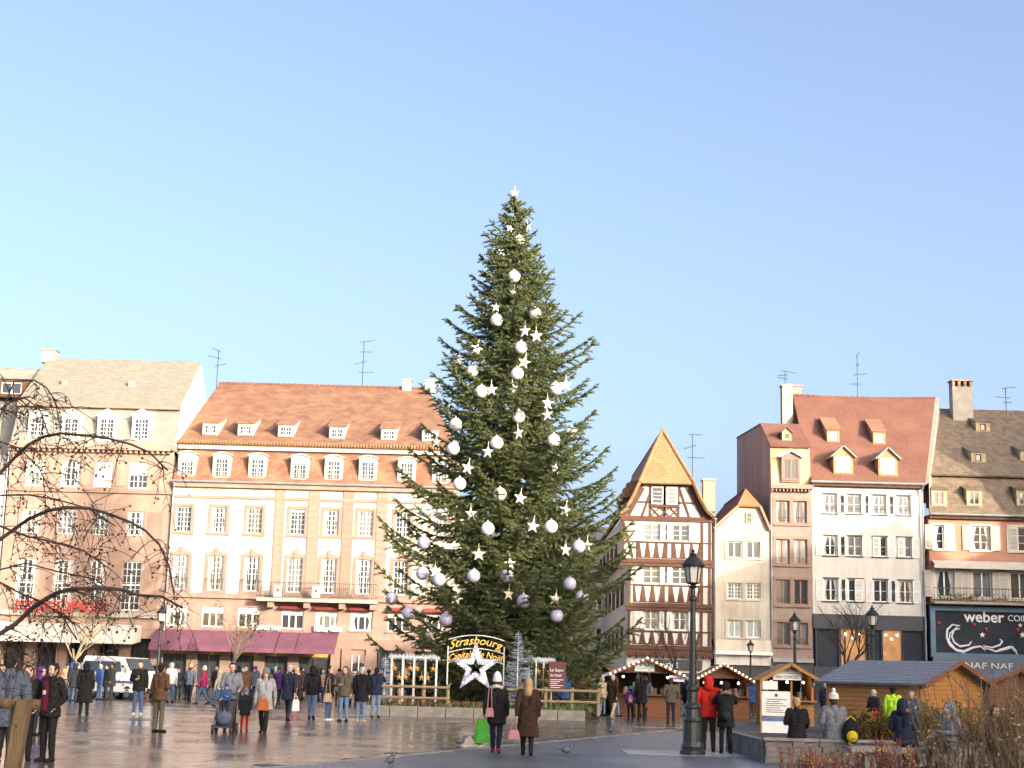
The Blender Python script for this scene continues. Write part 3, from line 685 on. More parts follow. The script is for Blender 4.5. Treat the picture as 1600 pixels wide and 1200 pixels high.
for k,(xa,zt,zb) in enumerate(((hx0,zE,zB1),(hl0,zB1,zB2),(hl0,zB2,zB3))):
    Y = F3+.12*k
    bar(L3,'timber',xa-.1,hx1+.1,zb-.2,zb+.06,Y-.1,Y+.2,'timber')
    bar(L3,'timber',xa-.1,hx1+.1,zb-.42,zb-.22,Y-.03,Y+.2,'timber')
    zw = rowz[k][0]
    vband(xa+1.1 if k == 0 else xa+.35,hx1-.75,zb+.1,zw-.14,Y,7)
    bar(L3,'timber',xa,hx1,zw-.15,zw-.06,Y-.07,Y-.001,'timber')
    for x in (xa+.1,hx1-.12,hx1-.62): bar(L3,'timber',x-.09,x+.09,zb+.07,zt-.45 if k else zt-.06,Y-.045,Y-.001,'timber')
    tim((hx1-.7,zw-.2,hx1-1.0,zb+.1,.12),Y-.04)
    if k == 0:
        tim((xa+.1,zt-.1,xa+.75,zb+.1,.13),Y-.03); tim((xa+.75,zt-.9,xa+.15,zb+.9,.12),Y-.032); bar(L3,'timber',xa,xa+1.0,zw+.5,zw+.62,Y-.04,Y-.001,'timber'); bar(L3,'timber',xa+.95,xa+1.07,zb+.07,zw,Y-.046,Y-.001,'timber')
mb = MB(); x = hl0+.2
while x < hx1: mb.box(x,x+.16,F3+.05,F3+.4,zB3-.7,zB3-.42); x += .42
mb.build('corbels','timber',L3)
for k,yy in enumerate((4,8,12,16,20)):
    for z in (3.6,6.4,9.2):
        xw = hl0 if z < 9 else hx0
        MB().box(xw-.03,xw-.002,F3+yy,F3+yy+.9,z,z+1.4).build('side_window','glass',L3); MB().box(xw-.06,xw-.003,F3+yy-.55,F3+yy-.02,z,z+1.4).build('side_shutter','timber',L3); MB().box(xw-.06,xw-.003,F3+yy+.92,F3+yy+1.45,z,z+1.4).build('side_shutter','timber',L3)
# gable with curved (bellcast) roof edge
zap = PZ(1033,672,F3+2.6); zh = PZ(1042,755,F3-.5); xh0,xh1 = PX(999,755,F3-.5),PX(1085,755,F3-.5)
xe0,xe1 = PX(966,806,F3-.5),PX(1117,803,F3-.5); zee = PZ(1040,806,F3-.5); xm = (xh0+xh1)/2
prof = [(xh0,zh),(xh0-.42,zh-.95),(xh0-.85,zh-1.7),(xe0,zee)]
profR = [(xh1,zh),(xh1+.42,zh-.95),(xh1+.85,zh-1.7),(xe1,zee)]
gw = MB(); poly = [(hx0,zE-.02)]+[(x+.18,z-.1) for x,z in reversed(prof[:3])]+[(x-.18,z-.1) for x,z in profR[:3]]+[(hx1,zE-.02)]
ga_x = [PX(1027,775,F3),PX(1049.6,775,F3)]; gz = (PZ(1038,788,F3),PZ(1038,761,F3))
gw.prism(poly,F3+.06,F3+.3); gw.build('gable_wall','white_plaster',L3)
for x in ga_x:
    window(L3,x,gz[0],.74,gz[1]-gz[0],F3-.06,1,1,4,rev=.04,fw=.07)
    for s in (-1,1): bar(L3,'timber',x+s*.45-.07,x+s*.45+.07,zE,zh-.15,F3-.0,F3+.058,'timber')
bar(L3,'timber',hx0-.1,hx1+.1,zE-.12,zE+.2,F3-.12,F3+.055,'timber')
bar(L3,'timber',ga_x[0]-.5,ga_x[1]+.5,gz[0]-.2,gz[0]-.05,F3-.09,F3+.05,'timber')
bar(L3,'timber',xh0-.55,xh1+.55,zE+1.05,zE+1.17,F3+.0,F3+.052,'timber')
for i in range(3):
    xa = ga_x[0]-.4+i*.62; tim((xa,zE+.22,xa+.55,gz[0]-.22,.09),F3+.03); tim((xa+.55,zE+.22,xa,gz[0]-.22,.09),F3+.028)
for s in (0,1):
    p = prof if s == 0 else profR; sg = 1 if s == 0 else -1
    for (xa,za),(xb,zb) in zip(p[:-1],p[1:]): tim((xa+sg*.22,za-.12,xb+sg*.22,zb-.12,.2),F3+.01)
    tim((p[0][0]+sg*.9,zh-.2,p[2][0]+sg*1.1,zE+.2,.12),F3+.02); tim((p[0][0]+sg*.35,zh-.3,p[2][0]+sg*.25,zE+.2,.12),F3+.015)
rb_ = F3+dep+.4; xbk = xm
quads = [[(xh0,F3-.5,zh),(xh1,F3-.5,zh),(xm,F3+2.6,zap)]]
ro = roof(L3,quads,'tile_orange','hip_roof')
q2 = []
for p,s in ((prof,0),(profR,1)):
    q2.append([(p[0][0],F3-.5,p[0][1]),(xm,F3+2.6,zap),(xm,rb_,zap),(p[0][0],rb_,p[0][1])])
    for (xa,za),(xb,zb) in zip(p[:-1],p[1:]): q2.append([(xa,F3-.5,za),(xa,rb_,za),(xb,rb_,zb),(xb,F3-.5,zb)])
roof(L3,q2,'tile_brown','roof')
mb = MB()
for p in (prof,profR): mb.tube([(x,F3-.5,z+.03) for x,z in p],.09,6); mb.tube([(p[0][0],F3-.5,p[0][1]+.04),(xm,F3+2.6,zap+.05)],.1,6)
mb.tube([(xm,F3+2.6,zap),(xm,F3+2.6,zap+.35)],.05,6); mb.build('ridge_tiles','tile_orange',L3)
for i,(fy,fz) in enumerate(((2.5,.35),(5,.35),(7.5,.35),(4,.62),(6.8,.62))):   # little shed dormers on the left slope
    xx = xh0-.5+fz*1.3; zz = zh-1.1+fz*2.3
    MB().add([(xx-.75,F3+fy,zz-.35),(xx-.75,F3+fy+1.2,zz-.35),(xx-.75,F3+fy+1.2,zz+.2),(xx-.75,F3+fy,zz+.2),(xx+.4,F3+fy,zz+.55),(xx+.4,F3+fy+1.2,zz+.55),(xx+.4,F3+fy,zz-.3),(xx+.4,F3+fy+1.2,zz-.3)],[(0,1,2,3),(3,2,5,4),(0,3,4,6),(1,7,5,2),(6,4,5,7)]).build('roof_hatch','tile_brown',L3)
q = P(1107,770,F3+5); chimney(L3,q.x-.4,q.x+.4,F3+4.6,F3+5.4,PZ(1107,800,F3+5),PZ(1107,752,F3+5),'brown_render','zinc')
q = P(1082,700,F3+6); antenna(L3,q.x,F3+6,PZ(1082,760,F3+6),PZ(1082,678,F3+6)-PZ(1082,760,F3+6),3,3)
gutter(L3,hx1+.15,hx1+.3,F3-.2,zee-.1,(hx1+.22,),0)
# shop below
zf = PZ(1060,1032,F3+.3); 
bar(L3,'fascia',PX(1016,1038,F3),PX(1098,1038,F3),PZ(1060,1046,F3),PZ(1060,1031,F3),F3+.2,F3+.39,'dark_shop')
text('lettering','ANDRÉ',L3,PX(1029,1038,F3),PX(1060,1038,F3),PZ(1045,1043,F3),F3+.17,'white_sign',.02)
bar(L3,'ledge',hl0-.1,hx1+.1,PZ(1040,1025,F3),PZ(1040,1019,F3),F3+.1,F3+.39,'timber')
shopfront(L3,hl0+.3,hx1-.3,0,2.1,F3+.3,4,'dark_shop')

# ------------------------------------------------------------------ small beige house
sx0 = PX(1118,850,F0); sx1 = PX(1203,850,F0)
L4 = thing('beige_house', (sx0,F0,0), 'narrow beige plastered house with small red tiled gable between taller neighbours', 'building', world_children=True)
zg4 = PZ(1160,824,F0); xm = PX(1170,790,F0); zt4 = PZ(1172,791,F0-.2); zp4 = PZ(1168,763,F0+1.3)
wc = [PX(1147.6,860,F0),PX(1177,860,F0)]; rz = [(PZ(1162,872,F0),PZ(1162,846,F0)),(PZ(1162,936,F0),PZ(1162,911,F0)),(PZ(1162,996,F0),PZ(1162,969,F0))]
walls(L4,sx0,sx1,PZ(1160,1000,F0),zg4,F0,11,[(x-.46,x+.46,*r) for x in wc for r in rz],'beige_plaster')
for k,r in enumerate(rz):
    for x in wc:
        window(L4,x,r[0],.92,r[1]-r[0],F0,2,1 if k != 1 else 2,1 if k == 0 else (4 if k == 1 else 1),gm='glass' if k < 2 else M('slat_blind',(.20,.27,.26),.5,(.34,.40,.38),9,stretch=(.05,.05,1.2)) and 'slat_blind')
    mb = MB().box(wc[0]-.62,wc[1]+.62,F0-.07,F0-.001,r[0]-.12,r[0]).box(wc[0]-.62,wc[1]+.62,F0-.05,F0-.001,r[1],r[1]+.12)
    for x in (wc[0]-.54,(wc[0]+wc[1])/2,wc[1]+.54): mb.box(x-.08,x+.08,F0-.05,F0-.001,r[0],r[1])
    mb.build('surround','beige_plaster',L4)
hw = PX(1190,792,F0)-PX(1155,791,F0)
MB().prism([(sx0,zg4),(sx1,zg4),(xm+hw/2,zt4),(xm-hw/2,zt4)],F0,F0+.25).build('gable_wall','beige_plaster',L4)
window(L4,PX(1170,809,F0),PZ(1170,817,F0),.42,.68,F0-.02,1,1,2,rev=-.02,fm='stone_grey')
yb = F0+11
xl,xr_ = xm-hw/2,xm+hw/2
roof(L4,[[(xl-.05,F0-.3,zt4+.03),(xr_+.05,F0-.3,zt4+.03),(xm,F0+1.3,zp4)]],'tile_orange','hip_roof')
roof(L4,[[(sx0-.15,F0-.25,zg4-.15),(xl,F0-.25,zt4),(xm,F0+1.3,zp4),(xm,yb,zp4),(sx0-.15,yb,zg4-.15)],[(sx1+.02,F0-.25,zg4-.15),(xr_,F0-.25,zt4),(xm,F0+1.3,zp4),(xm,yb,zp4),(sx1+.02,yb,zg4-.15)]],'tile_red')
mb = MB(); mb.beam((xl,F0-.27,zt4),(sx0-.15,F0-.27,zg4-.12),.14,.06); mb.beam((xr_,F0-.27,zt4),(sx1,F0-.27,zg4-.12),.14,.06); mb.build('bargeboard','salmon',L4)
gutter(L4,sx0-.12,sx0+.1,F0-.15,zg4-.2,(sx0+.03,),0); gutter(L4,sx1-.1,sx1+.05,F0-.15,zg4+.1,(sx1+.0,),0)
zs4 = PZ(1160,1000,F0)
bar(L4,'fascia',sx0,sx1,zs4-.75,zs4-.002,F0-.3,F0+.3,'cream'); bar(L4,'ledge',sx0-.1,sx1+.05,zs4-.95,zs4-.752,F0-.5,F0+.3,'white_paint'); bar(L4,'fascia',sx0,sx1,2.7,zs4-.952,F0-.1,F0+.3,'offwhite')
bar(L4,'ground_wall',sx0+.02,sx1-.02,0,zs4-.01,F0+.4,F0+10.9,'dark_shop'); shopfront(L4,sx0,sx1,0,2.69,F0+.1,3,'dark_shop')

# ------------------------------------------------------------------ narrow brown stone house
nx0 = PX(1205,800,F0)+.02; nx1 = PX(1267.5,800,F0)
L5 = thing('brown_stone_house', (nx0,F0,0), 'very narrow brown sandstone house with paired windows and blank side wall', 'building', world_children=True)
zc5 = PZ(1235,762,F0); zt5 = PZ(1235,695,F0); zr5 = PZ(1222,663,F0+4)
wc = [PX(1222.5,800,F0),PX(1250,800,F0)]
rz = [(PZ(1236,817,F0),PZ(1236,783,F0)),(PZ(1236,881,F0),PZ(1236,843,F0)),(PZ(1236,944,F0),PZ(1236,906,F0)),(PZ(1236,1008,F0),PZ(1236,973,F0))]
walls(L5,nx0,nx1,3.2,zc5,F0,15,[(x-.43,x+.43,*r) for x in wc for r in rz],M('pink_grey',(.33,.245,.21),.9,(.25,.185,.16),1.2,bump=.2,streak=.4))
for k,r in enumerate(rz):
    for x in wc:
        window(L5,x,r[0],.86,r[1]-r[0],F0,2,1,1,fm='sandstone_dark',fw=.05)
        MB().box(x-.43,x+.43,F0-.03,F0-.01,r[0]+.35,r[0]+.38).box(x-.43,x+.43,F0-.03,F0-.01,r[0]+.18,r[0]+.2).build('window_rail','dark_metal',L5)
    mb = MB().box(nx0+.05,nx1-.05,F0-.12,F0-.001,r[0]-.2,r[0]-.02).box(nx0+.1,nx1-.1,F0-.06,F0-.001,r[1]+.02,r[1]+.2)
    for x in (wc[0]-.56,(wc[0]+wc[1])/2,wc[1]+.56): mb.box(x-.11,x+.11,F0-.05,F0-.001,r[0]-.019,r[1]+.019)
    mb.build('surround','sandstone_dark',L5)
bar(L5,'cornice',nx0-.1,nx1+.1,zc5-.1,zc5+.18,F0-.4,F0+.1,'sandstone')
mb = MB(); x = nx0
while x < nx1: mb.box(x,x+.1,F0-.3,F0-.002,zc5-.28,zc5-.101); x += .24
mb.build('dentils','sandstone_dark',L5)
mb = MB().add([(nx0,F0+.05,zc5+.18),(nx1,F0+.05,zc5+.18),(nx1,F0+.35,zt5),(nx0,F0+.35,zt5)],[(0,1,2,3)]); mb.build('attic_wall','yellow_old',L5)
mb = MB()
prf = [(F0+.06,3),(F0+.3,zt5),(F0+4,zr5),(F0+15,PZ(1149,684,F0+15)),(F0+15,3)]
for xx in (nx0-.02,nx1-.2): mb.add([(xx+q,y_,z_) for q in (0,.2) for y_,z_ in prf],[(0,1,2,3,4),(9,8,7,6,5)]+[(i,(i+1)%5,(i+1)%5+5,i+5) for i in range(5)])
mb.build('side_wall','brown_render',L5)
roof(L5,[[(nx0-.05,F0+.05,zt5-.05),(nx1+.05,F0+.05,zt5-.05),(nx1+.05,F0+4,zr5+.05),(nx0-.05,F0+4,zr5+.05)],[(nx0-.05,F0+15,prf[3][1]+.05),(nx1+.05,F0+15,prf[3][1]+.05),(nx1+.05,F0+4,zr5+.05),(nx0-.05,F0+4,zr5+.05)]],'tile_red')
dormer(L5,PX(1235.5,737,F0),PZ(1235,754,F0),1.25,1.75,F0-.1,.5,'gable','sandstone_dark','white_paint',ww=.95,wh=1.35,nx=1,ny=1,rise=.32,wz=.2,over=.2,fm='sandstone_dark')
dormer(L5,PX(1229,680,F0+1),PZ(1229,688,F0+.7),.62,.62,F0+.9,1.6,'gable','yellow_old','tile_red',ww=.36,wh=.42,leaves=1,nx=1,ny=1,rise=.28,over=.12,fm='stone_grey')
q = P(1229,600,F0+7); chimney(L5,q.x-.4,q.x+.35,F0+6.5,F0+7.3,zr5-1,PZ(1229,605,F0+7),'stone_grey','zinc'); antenna(L5,q.x-.1,F0+7,PZ(1229,605,F0+7),1.2,8,3)
q = P(1243,606,F0+8.5); chimney(L5,q.x-.3,q.x+.35,F0+8,F0+8.8,zr5-1,PZ(1243,606,F0+8.5),'sandstone','sandstone')
gutter(L5,nx0-.1,nx0+.1,F0-.3,zc5,(nx0-.04,),0)
bar(L5,'ledge',nx0,nx1,2.95,3.2,F0-.35,F0+.2,'zinc'); bar(L5,'fascia',nx0,nx1,2.3,2.95,F0-.15,F0+.3,'dark_shop'); bar(L5,'ground_wall',nx0+.02,nx1-.02,0,3.19,F0+.4,F0+14,'dark_shop'); shopfront(L5,nx0,nx1,0,2.3,F0+.1,2,M('yellow_frame',(.5,.36,.12),.6))

# ------------------------------------------------------------------ white house with shutters
wx0 = nx1+.03; wx1 = PX(1444.5,860,F0)
L6 = thing('white_house', (wx0,F0,0), 'broad white house with pale shutters, red tiled roof and dark shopfront', 'building', world_children=True)
zw0 = PZ(1355,961,F0); zg6 = PZ(1355,757,F0)
wc = cols([1296.8,1334.8,1373.8,1412],800,F0)
rz = [(PZ(1355,803,F0),PZ(1355,774,F0)),(PZ(1355,869,F0),PZ(1355,839,F0)),(PZ(1355,940,F0),PZ(1355,906,F0))]
rz = [(r[0]-.0,r[1]) for r in rz]
walls(L6,wx0,wx1,zw0,zg6,F0,12,[(x-.46,x+.46,*r) for x in wc for r in rz],'white_plaster')
closed = {(1,2):(1,0),(1,3):(1,0),(2,0):(0,0),(2,1):(0,1)}
for k,r in enumerate(rz):
    for i,x in enumerate(wc):
        window(L6,x,r[0],.92,r[1]-r[0],F0,2,1,2,fw=.06)
        shutters(L6,x,r[0]-.02,.92,r[1]-r[0]+.04,F0,.5,closed=closed.get((k,i),(0,0)))
        MB().box(x-.56,x+.56,F0-.09,F0-.001,r[0]-.09,r[0]-.021).build('sill','dark_metal',L6); MB().box(x-.54,x+.54,F0-.07,F0-.001,r[1]+.021,r[1]+.1).build('lintel','dark_metal',L6)
        MB().box(x-.46,x+.46,F0-.02,F0-.005,r[0]+.33,r[0]+.36).build('window_rail','dark_metal',L6)
bar(L6,'eave_board',wx0,wx1,zg6-.2,zg6,F0-.35,F0+.1,'timber'); gutter(L6,wx0-.1,wx1+.05,F0-.45,zg6+.05,(wx1-.12,),3)
Yr = F0+8; ra_,rb2 = P(1239,619,Yr),P(1461,623,Yr)
roof(L6,[[(wx0-.05,F0-.4,zg6+.05),(wx1+.05,F0-.4,zg6+.05),tuple(rb2),tuple(ra_)]],'tile_red')
roof(L6,[[(wx0-.05,F0+16,zg6+.05),(wx1+.05,F0+16,zg6+.05),tuple(rb2),tuple(ra_)]],'tile_red','back_roof')
mb = MB()
for a,b_ in (((wx1+.05,F0-.4,zg6+.05),tuple(rb2)),):
    mb.add([a,b_,(b_[0]+.3,b_[1],b_[2]+.1),(a[0]+.25,a[1],a[2]+.1),(a[0]+.25,a[1],a[2]-2),(b_[0]+.3,b_[1],b_[2]-2)],[(0,1,2,3),(3,2,5,4)])
mb.build('verge','stone_grey',L6)
mb = MB(); n = 26
for i in range(n): a = ra_.lerp(rb2,i/n); b_ = ra_.lerp(rb2,(i+1)/n); sag = -.12*math.sin(math.pi*i/n); mb.tube([a+Vector((0,0,sag+.04)),b_+Vector((0,0,sag+.07))],[.11,.14],6)
mb.build('ridge_tiles','tile_red',L6)
def onroof(px_,py_,A,B,Cc):   # point where the pixel ray meets the roof plane
    d = _f+_r2*((px_-800)/FPX)+_u2*((600-py_)/FPX); o_ = Vector((0,0,CAMH)); nn = (Vector(B)-Vector(A)).cross(Vector(Cc)-Vector(A)); return o_+d*((Vector(A)-o_).dot(nn)/d.dot(nn))
A6,B6,C6 = (wx0,F0-.4,zg6+.05),(wx1,F0-.4,zg6+.05),tuple(rb2)
for px_,py_ in ((1318,741),(1388,744)):
    q = onroof(px_,py_,A6,B6,C6)
    dormer(L6,q.x,q.z,1.3,1.3,q.y,1.9,'gable',M('dormer_wood',(.42,.24,.12),.8,(.34,.18,.09),3),'grey_paint',ww=.95,wh=1.08,nx=1,ny=1,rise=.6,over=.22,wz=.14,gm='blind')
for px_,py_ in ((1302,691),(1374,694)):
    q = onroof(px_,py_,A6,B6,C6)
    dormer(L6,q.x,q.z,.85,.85,q.y,2.0,'shed','dormer_wood','tile_brown',ww=.5,wh=.6,leaves=1,nx=1,ny=1,rise=1.25,over=.12,wz=.14,gm='blind')
q = P(1340,610,Yr); antenna(L6,q.x,Yr,PZ(1340,622,Yr),3.2,11,4)
# shop
bar(L6,'fascia',wx0,wx1,zw0-.95,zw0,F0-.12,F0+.3,'navy_shop'); bar(L6,'fascia',wx0,wx1,2.0,2.75,F0-.12,F0+.3,'navy_shop')
M('shop_glow',(.35,.16,.06),.4,(.04,.03,.03),1.6,emit=(1,.45,.12),estr=.10)
for a,b_,lit in ((1276,1310,None),(1314,1352,'shop_glow'),(1358,1376,None),(1379,1408,'shop_glow'),(1411,1442,None)):
    xa,xb = PX(a,990,F0),PX(b_,990,F0)
    s = MB().box(xa-.08,xb+.08,F0+.13,F0+.2,2.76,zw0-.96).build('shopfront','navy_shop',L6); [MB().box(q_,q_+.08,F0-.05,F0+.125,2.76,zw0-.96).build('jamb','navy_shop',s) for q_ in (xa-.08,xb)]
    for c_ in s.children: c_.matrix_parent_inverse = Matrix()
    MB().box(xa,xb,F0+.1,F0+.12,2.76,zw0-.96).build('pane',lit or 'glass',s).matrix_parent_inverse = Matrix()
    if lit:
        for k in range(3): MB().ball((xa+(xb-xa)*(k+.6)/3.3,F0+.04,zw0-1.25-.25*(k%2)),.06,8,6).build('shop_lamp','bulb',s).matrix_parent_inverse = Matrix()
bar(L6,'ground_wall',wx0+.02,wx1-.02,0,zw0-.01,F0+.35,F0+11.9,'navy_shop')
shopfront(L6,wx0,wx1,0,1.99,F0+.1,5,'navy_shop')

# ------------------------------------------------------------------ salmon house with hairdresser
ax0 = wx1+.32; ax1 = ax0+10.5
L7 = thing('salmon_house', (ax0,F0,0), 'salmon house with old mossy tile roof over a blue framed hairdresser front', 'building', world_children=True)
zg7 = PZ(1520,806,F0); zs7 = PZ(1520,944,F0)
wc = [PX(1474,840,F0),PX(1532.5,840,F0),PX(1591,840,F0),PX(1650,840,F0)]
r1 = (PZ(1532,860,F0),PZ(1532,822,F0)); r2 = (PZ(1532,934,F0),PZ(1532,893,F0))
walls(L7,ax0,ax1,zs7,zg7,F0,12,[(x-.62,x+.62,*r1) for x in wc]+[(x-.62,x+.62,*r2) for x in wc],'salmon')
for i,x in enumerate(wc):
    window(L7,x,r1[0],1.24,r1[1]-r1[0],F0,2,1,3); surround(L7,x,r1[0],1.24,r1[1]-r1[0],F0,.14,'cream')
    shutters(L7,x,r1[0],1.24,r1[1]-r1[0],F0-.05,.58,'blind',closed=((0,1),(0,0),(1,0),(0,0))[i])
    window(L7,x,r2[0],1.24,r2[1]-r2[0],F0,2,1,1,curtain=True); surround(L7,x,r2[0],1.24,r2[1]-r2[0],F0,.2,'cream')
    shutters(L7,x-.1,r2[0],1.5,r2[1]-r2[0],F0-.05,.5,'blind')
za = PZ(1525,889,F0-.6); MB().add([(ax0+.1,F0-.05,za+.55),(ax1,F0-.05,za+.55),(ax1,F0-.7,za+.3),(ax0+.1,F0-.7,za+.3),(ax0+.1,F0-.7,za),(ax1,F0-.7,za)],[(0,1,2,3),(3,2,5,4)]).build('awning','awning_white',L7)
b = MB().box(ax0,ax1,F0-.9,F0-.001,zs7-.05,zs7+.1).build('balcony','stone_grey',L7)
mb = MB().box(ax0,ax1,F0-.88,F0-.85,zs7+.95,zs7+.99)
n = 50
for k in range(n): x = ax0+(ax1-ax0)*k/n; mb.box(x,x+.02,F0-.875,F0-.855,zs7+.1,zs7+.95)
mb.build('railing','dark_metal',b).matrix_parent_inverse = Matrix()
rr = random.Random(5); mb = MB()
for k in range(260):
    x = ax0+.3+rr.random()*2.6 if k % 2 else ax0+.3+rr.random()*9; z = zs7+.12+rr.random()*.4; a = rr.uniform(0,6); mb.add([(x,F0-.8,z),(x+.12*math.cos(a),F0-.8+.06*math.sin(a),z+.2),(x+.06,F0-.75,z+.05)],[(0,1,2)])
o_ = tag(mb.build('balcony_plants','leaf_green',b),kind='stuff'); o_.matrix_parent_inverse = Matrix()
zm7 = PZ(1520,741,F0+1.4); zr7 = PZ(1530,640,F0+9)
roof(L7,[[(ax0,F0-.4,zg7),(ax1,F0-.4,zg7),(ax1,F0+1.4,zm7),(ax0,F0+1.4,zm7)]],'tile_old','mansard'); bar(L7,'eave_board',ax0,ax1,zg7-.25,zg7-.02,F0-.3,F0+.1,'timber')
xrl = PX(1463,640,F0+9)
roof(L7,[[(ax0+.1,F0+.9,zm7-.12),(ax1,F0+.9,zm7-.12),(ax1,F0+9,zr7),(xrl,F0+9,zr7)],[(ax0,F0+18,zm7),(ax1,F0+18,zm7),(ax1,F0+9,zr7),(xrl,F0+9,zr7)]],'tile_old')
gutter(L7,ax0,ax1,F0-.45,zg7+.02)
A7,B7,C7 = (ax0,F0+.9,zm7-.12),(ax1,F0+.9,zm7-.12),(ax1,F0+9,zr7)
for px_,py_ in ((1536,674),(1529,722),(1606,720)):
    q = onroof(px_,py_,A7,B7,C7)
    d = dormer(L7,q.x,q.z-.1,1.0,.75,q.y,2.0,'shed','yellow_old','tile_old',ww=.42,wh=.5,leaves=1,nx=1,ny=1,rise=.75,over=.08,wz=.15,fm='timber')
for px_ in (1467,1522,1600):
    x = PX(px_,780,F0); dormer(L7,x,PZ(px_,791,F0-.1),1.0,1.1,F0-.05,1.4,'shed','yellow_old','tile_old',ww=.66,wh=.85,nx=1,ny=2,rise=.5,over=.14,wz=.12,fm='stone_grey')
q = P(1501,620,F0+8); chimney(L7,q.x-.72,q.x+.72,F0+7.5,F0+8.4,zr7-1.5,PZ(1501,606,F0+8),'stone_grey','sandstone',pots=3)
q = P(1572,630,F0+8.5); antenna(L7,q.x,F0+8.5,zr7,1.6,21,4)
# shop front: blue frame, dark glass with lettering and a flowing white ornament
zf1 = PZ(1525,948,F0-.2); zf0 = PZ(1525,1028,F0-.2); xa = PX(1454,990,F0-.2); xb = ax1
fr = MB().box(xa,xa+.32,F0-.25,F0+.2,zf0,zf1).box(xa+.321,xb,F0-.25,F0+.2,zf1-.3,zf1).box(xa+.321,xb,F0-.25,F0+.2,zf0,zf0+.28).build('shopfront','blue_shop',L7)
MB().box(xa+.31,xb,F0+.0,F0+.02,zf0+.27,zf1-.29).build('pane','glass',fr).matrix_parent_inverse = Matrix()
text('lettering','weber',L7,PX(1506,968,F0-.05),PX(1569,968,F0-.05),PZ(1538,972,F0-.05),F0-.05,'white_sign',.02,bold=.015)
text('lettering','COIFFURE',L7,PX(1575,970,F0-.05),PX(1634,970,F0-.05),PZ(1600,971,F0-.05),F0-.05,'white_sign',.02)
mb = MB()
def sw(pts,r): mb.tube([P(a,b_,F0-.06) for a,b_ in pts],[r*(.35+.65*math.sin(math.pi*(i+.3)/len(pts))) for i in range(len(pts))],5)
sw([(1500,978),(1488,976),(1480,984),(1479,996),(1484,1008),(1494,1016),(1506,1018),(1520,1012),(1532,1010),(1540,1016)],.10)
sw([(1500,982),(1491,984),(1487,994),(1491,1004),(1500,1010),(1514,1008),(1518,1002)],.08)
sw([(1496,979),(1484,990),(1483,1002),(1492,1013),(1508,1022)],.06)
sw([(1536,1009),(1550,1012),(1562,1008),(1566,1002),(1562,999)],.07); sw([(1538,1012),(1556,1018),(1572,1014),(1582,1011),(1588,1018)],.08)
sw([(1560,1015),(1578,1010),(1590,1022)],.05)
mb.build('ornament','white_sign',L7)
def star_poly(cx,cz,r,ri=.42,rot=0): return [(cx+(r if k%2==0 else r*ri)*math.sin(rot+k*math.pi/5), cz+(r if k%2==0 else r*ri)*math.cos(rot+k*math.pi/5)) for k in range(10)]
for px_,py_,r in ((1535,992,.2),(1594,977,.15),(1598,992,.22)):
    q = P(px_,py_,F0-.05); MB().prism(star_poly(q.x,q.z,r),F0-.06,F0-.04).build('window_star','white_sign',L7)
for px_,py_ in ((1467,974),(1522,976),(1541,983),(1590,984)):
    q = P(px_,py_,F0-.05); MB().ball((q.x,F0-.05,q.z),.11,8,6).build('window_ornament','red_sign',L7)
zn = PZ(1545,1047,F0-.3)
bar(L7,'fascia',ax0,ax1,zn-.35,zf0-.01,F0-.3,F0+.2,M('grey_fascia',(.13,.15,.18),.5))
text('lettering','NAF NAF',L7,PX(1508,1042,F0-.35),PX(1583,1042,F0-.35),PZ(1545,1045,F0-.35),F0-.35,'white_sign',.02,height=.38)
shopfront(L7,ax0,ax1,0,zn-.36,F0+.0,5,'dark_shop')
bar(L7,'ground_wall',ax0+.02,ax1-.02,0,zs7-.06,F0+.35,F0+11.9,'dark_shop')

# ------------------------------------------------------------------ houses on the near side of the square that shade it
def shade_house(x,y,w,d,h,rh,lab):
    r = thing('townhouse',(x+w/2,y+d/2,0),lab,'building',world_children=True)
    ops = []
    mb = MB().box(x,x+w,y,y+d,0,h); mb.build('wall','beige_plaster',r)
    MB().add([(x-.3,y,h),(x+w+.3,y,h),(x+w+.3,y+d,h),(x-.3,y+d,h),(x+w/2,y,h+rh),(x+w/2,y+d,h+rh)],[(0,1,4),(3,5,2),(0,4,5,3),(1,2,5,4),(0,3,2,1)]).build('roof','tile_red',r)
    for k in range(int(d/3)):
        for j in range(int(h/3.6)):
            me = win_mesh(1.1,1.8,2,1,3); yy = y+1.5+k*3; zz = 1+j*3.6
            key = ((me[0].name),'white_paint')
            if key not in WM: m2 = me[0].copy(); m2.materials.clear(); m2.materials.append(MATS['white_paint']); WM[key] = m2
            o = link('window',WM[key],None,r,loc=rel(r,(x-.03,yy,zz)),rot=(0,0,-math.pi/2))
    return r
for i,(ya,yb_,h,rh) in enumerate(((-75,-30,20,6),(-30,0,19,5.5),(0,26,18.5,5.5),(26,48,17,5),(48,64,17.5,5),(64,78,14,4.5),(79,94,24,7))):
    shade_house(50,ya+.05,12,yb_-ya-.1,h,rh,'plastered townhouse with red roof along the side of the square, number %d of its row' % (i+1) if False else
        ['long beige townhouse at the far end of the side row','beige townhouse next to the long end house','middle beige townhouse of the side row','lower beige townhouse of the side row','beige townhouse between the lower and the lowest of the side row','lowest beige townhouse of the side row beside the tall one','tall beige townhouse closing the side row'][i])
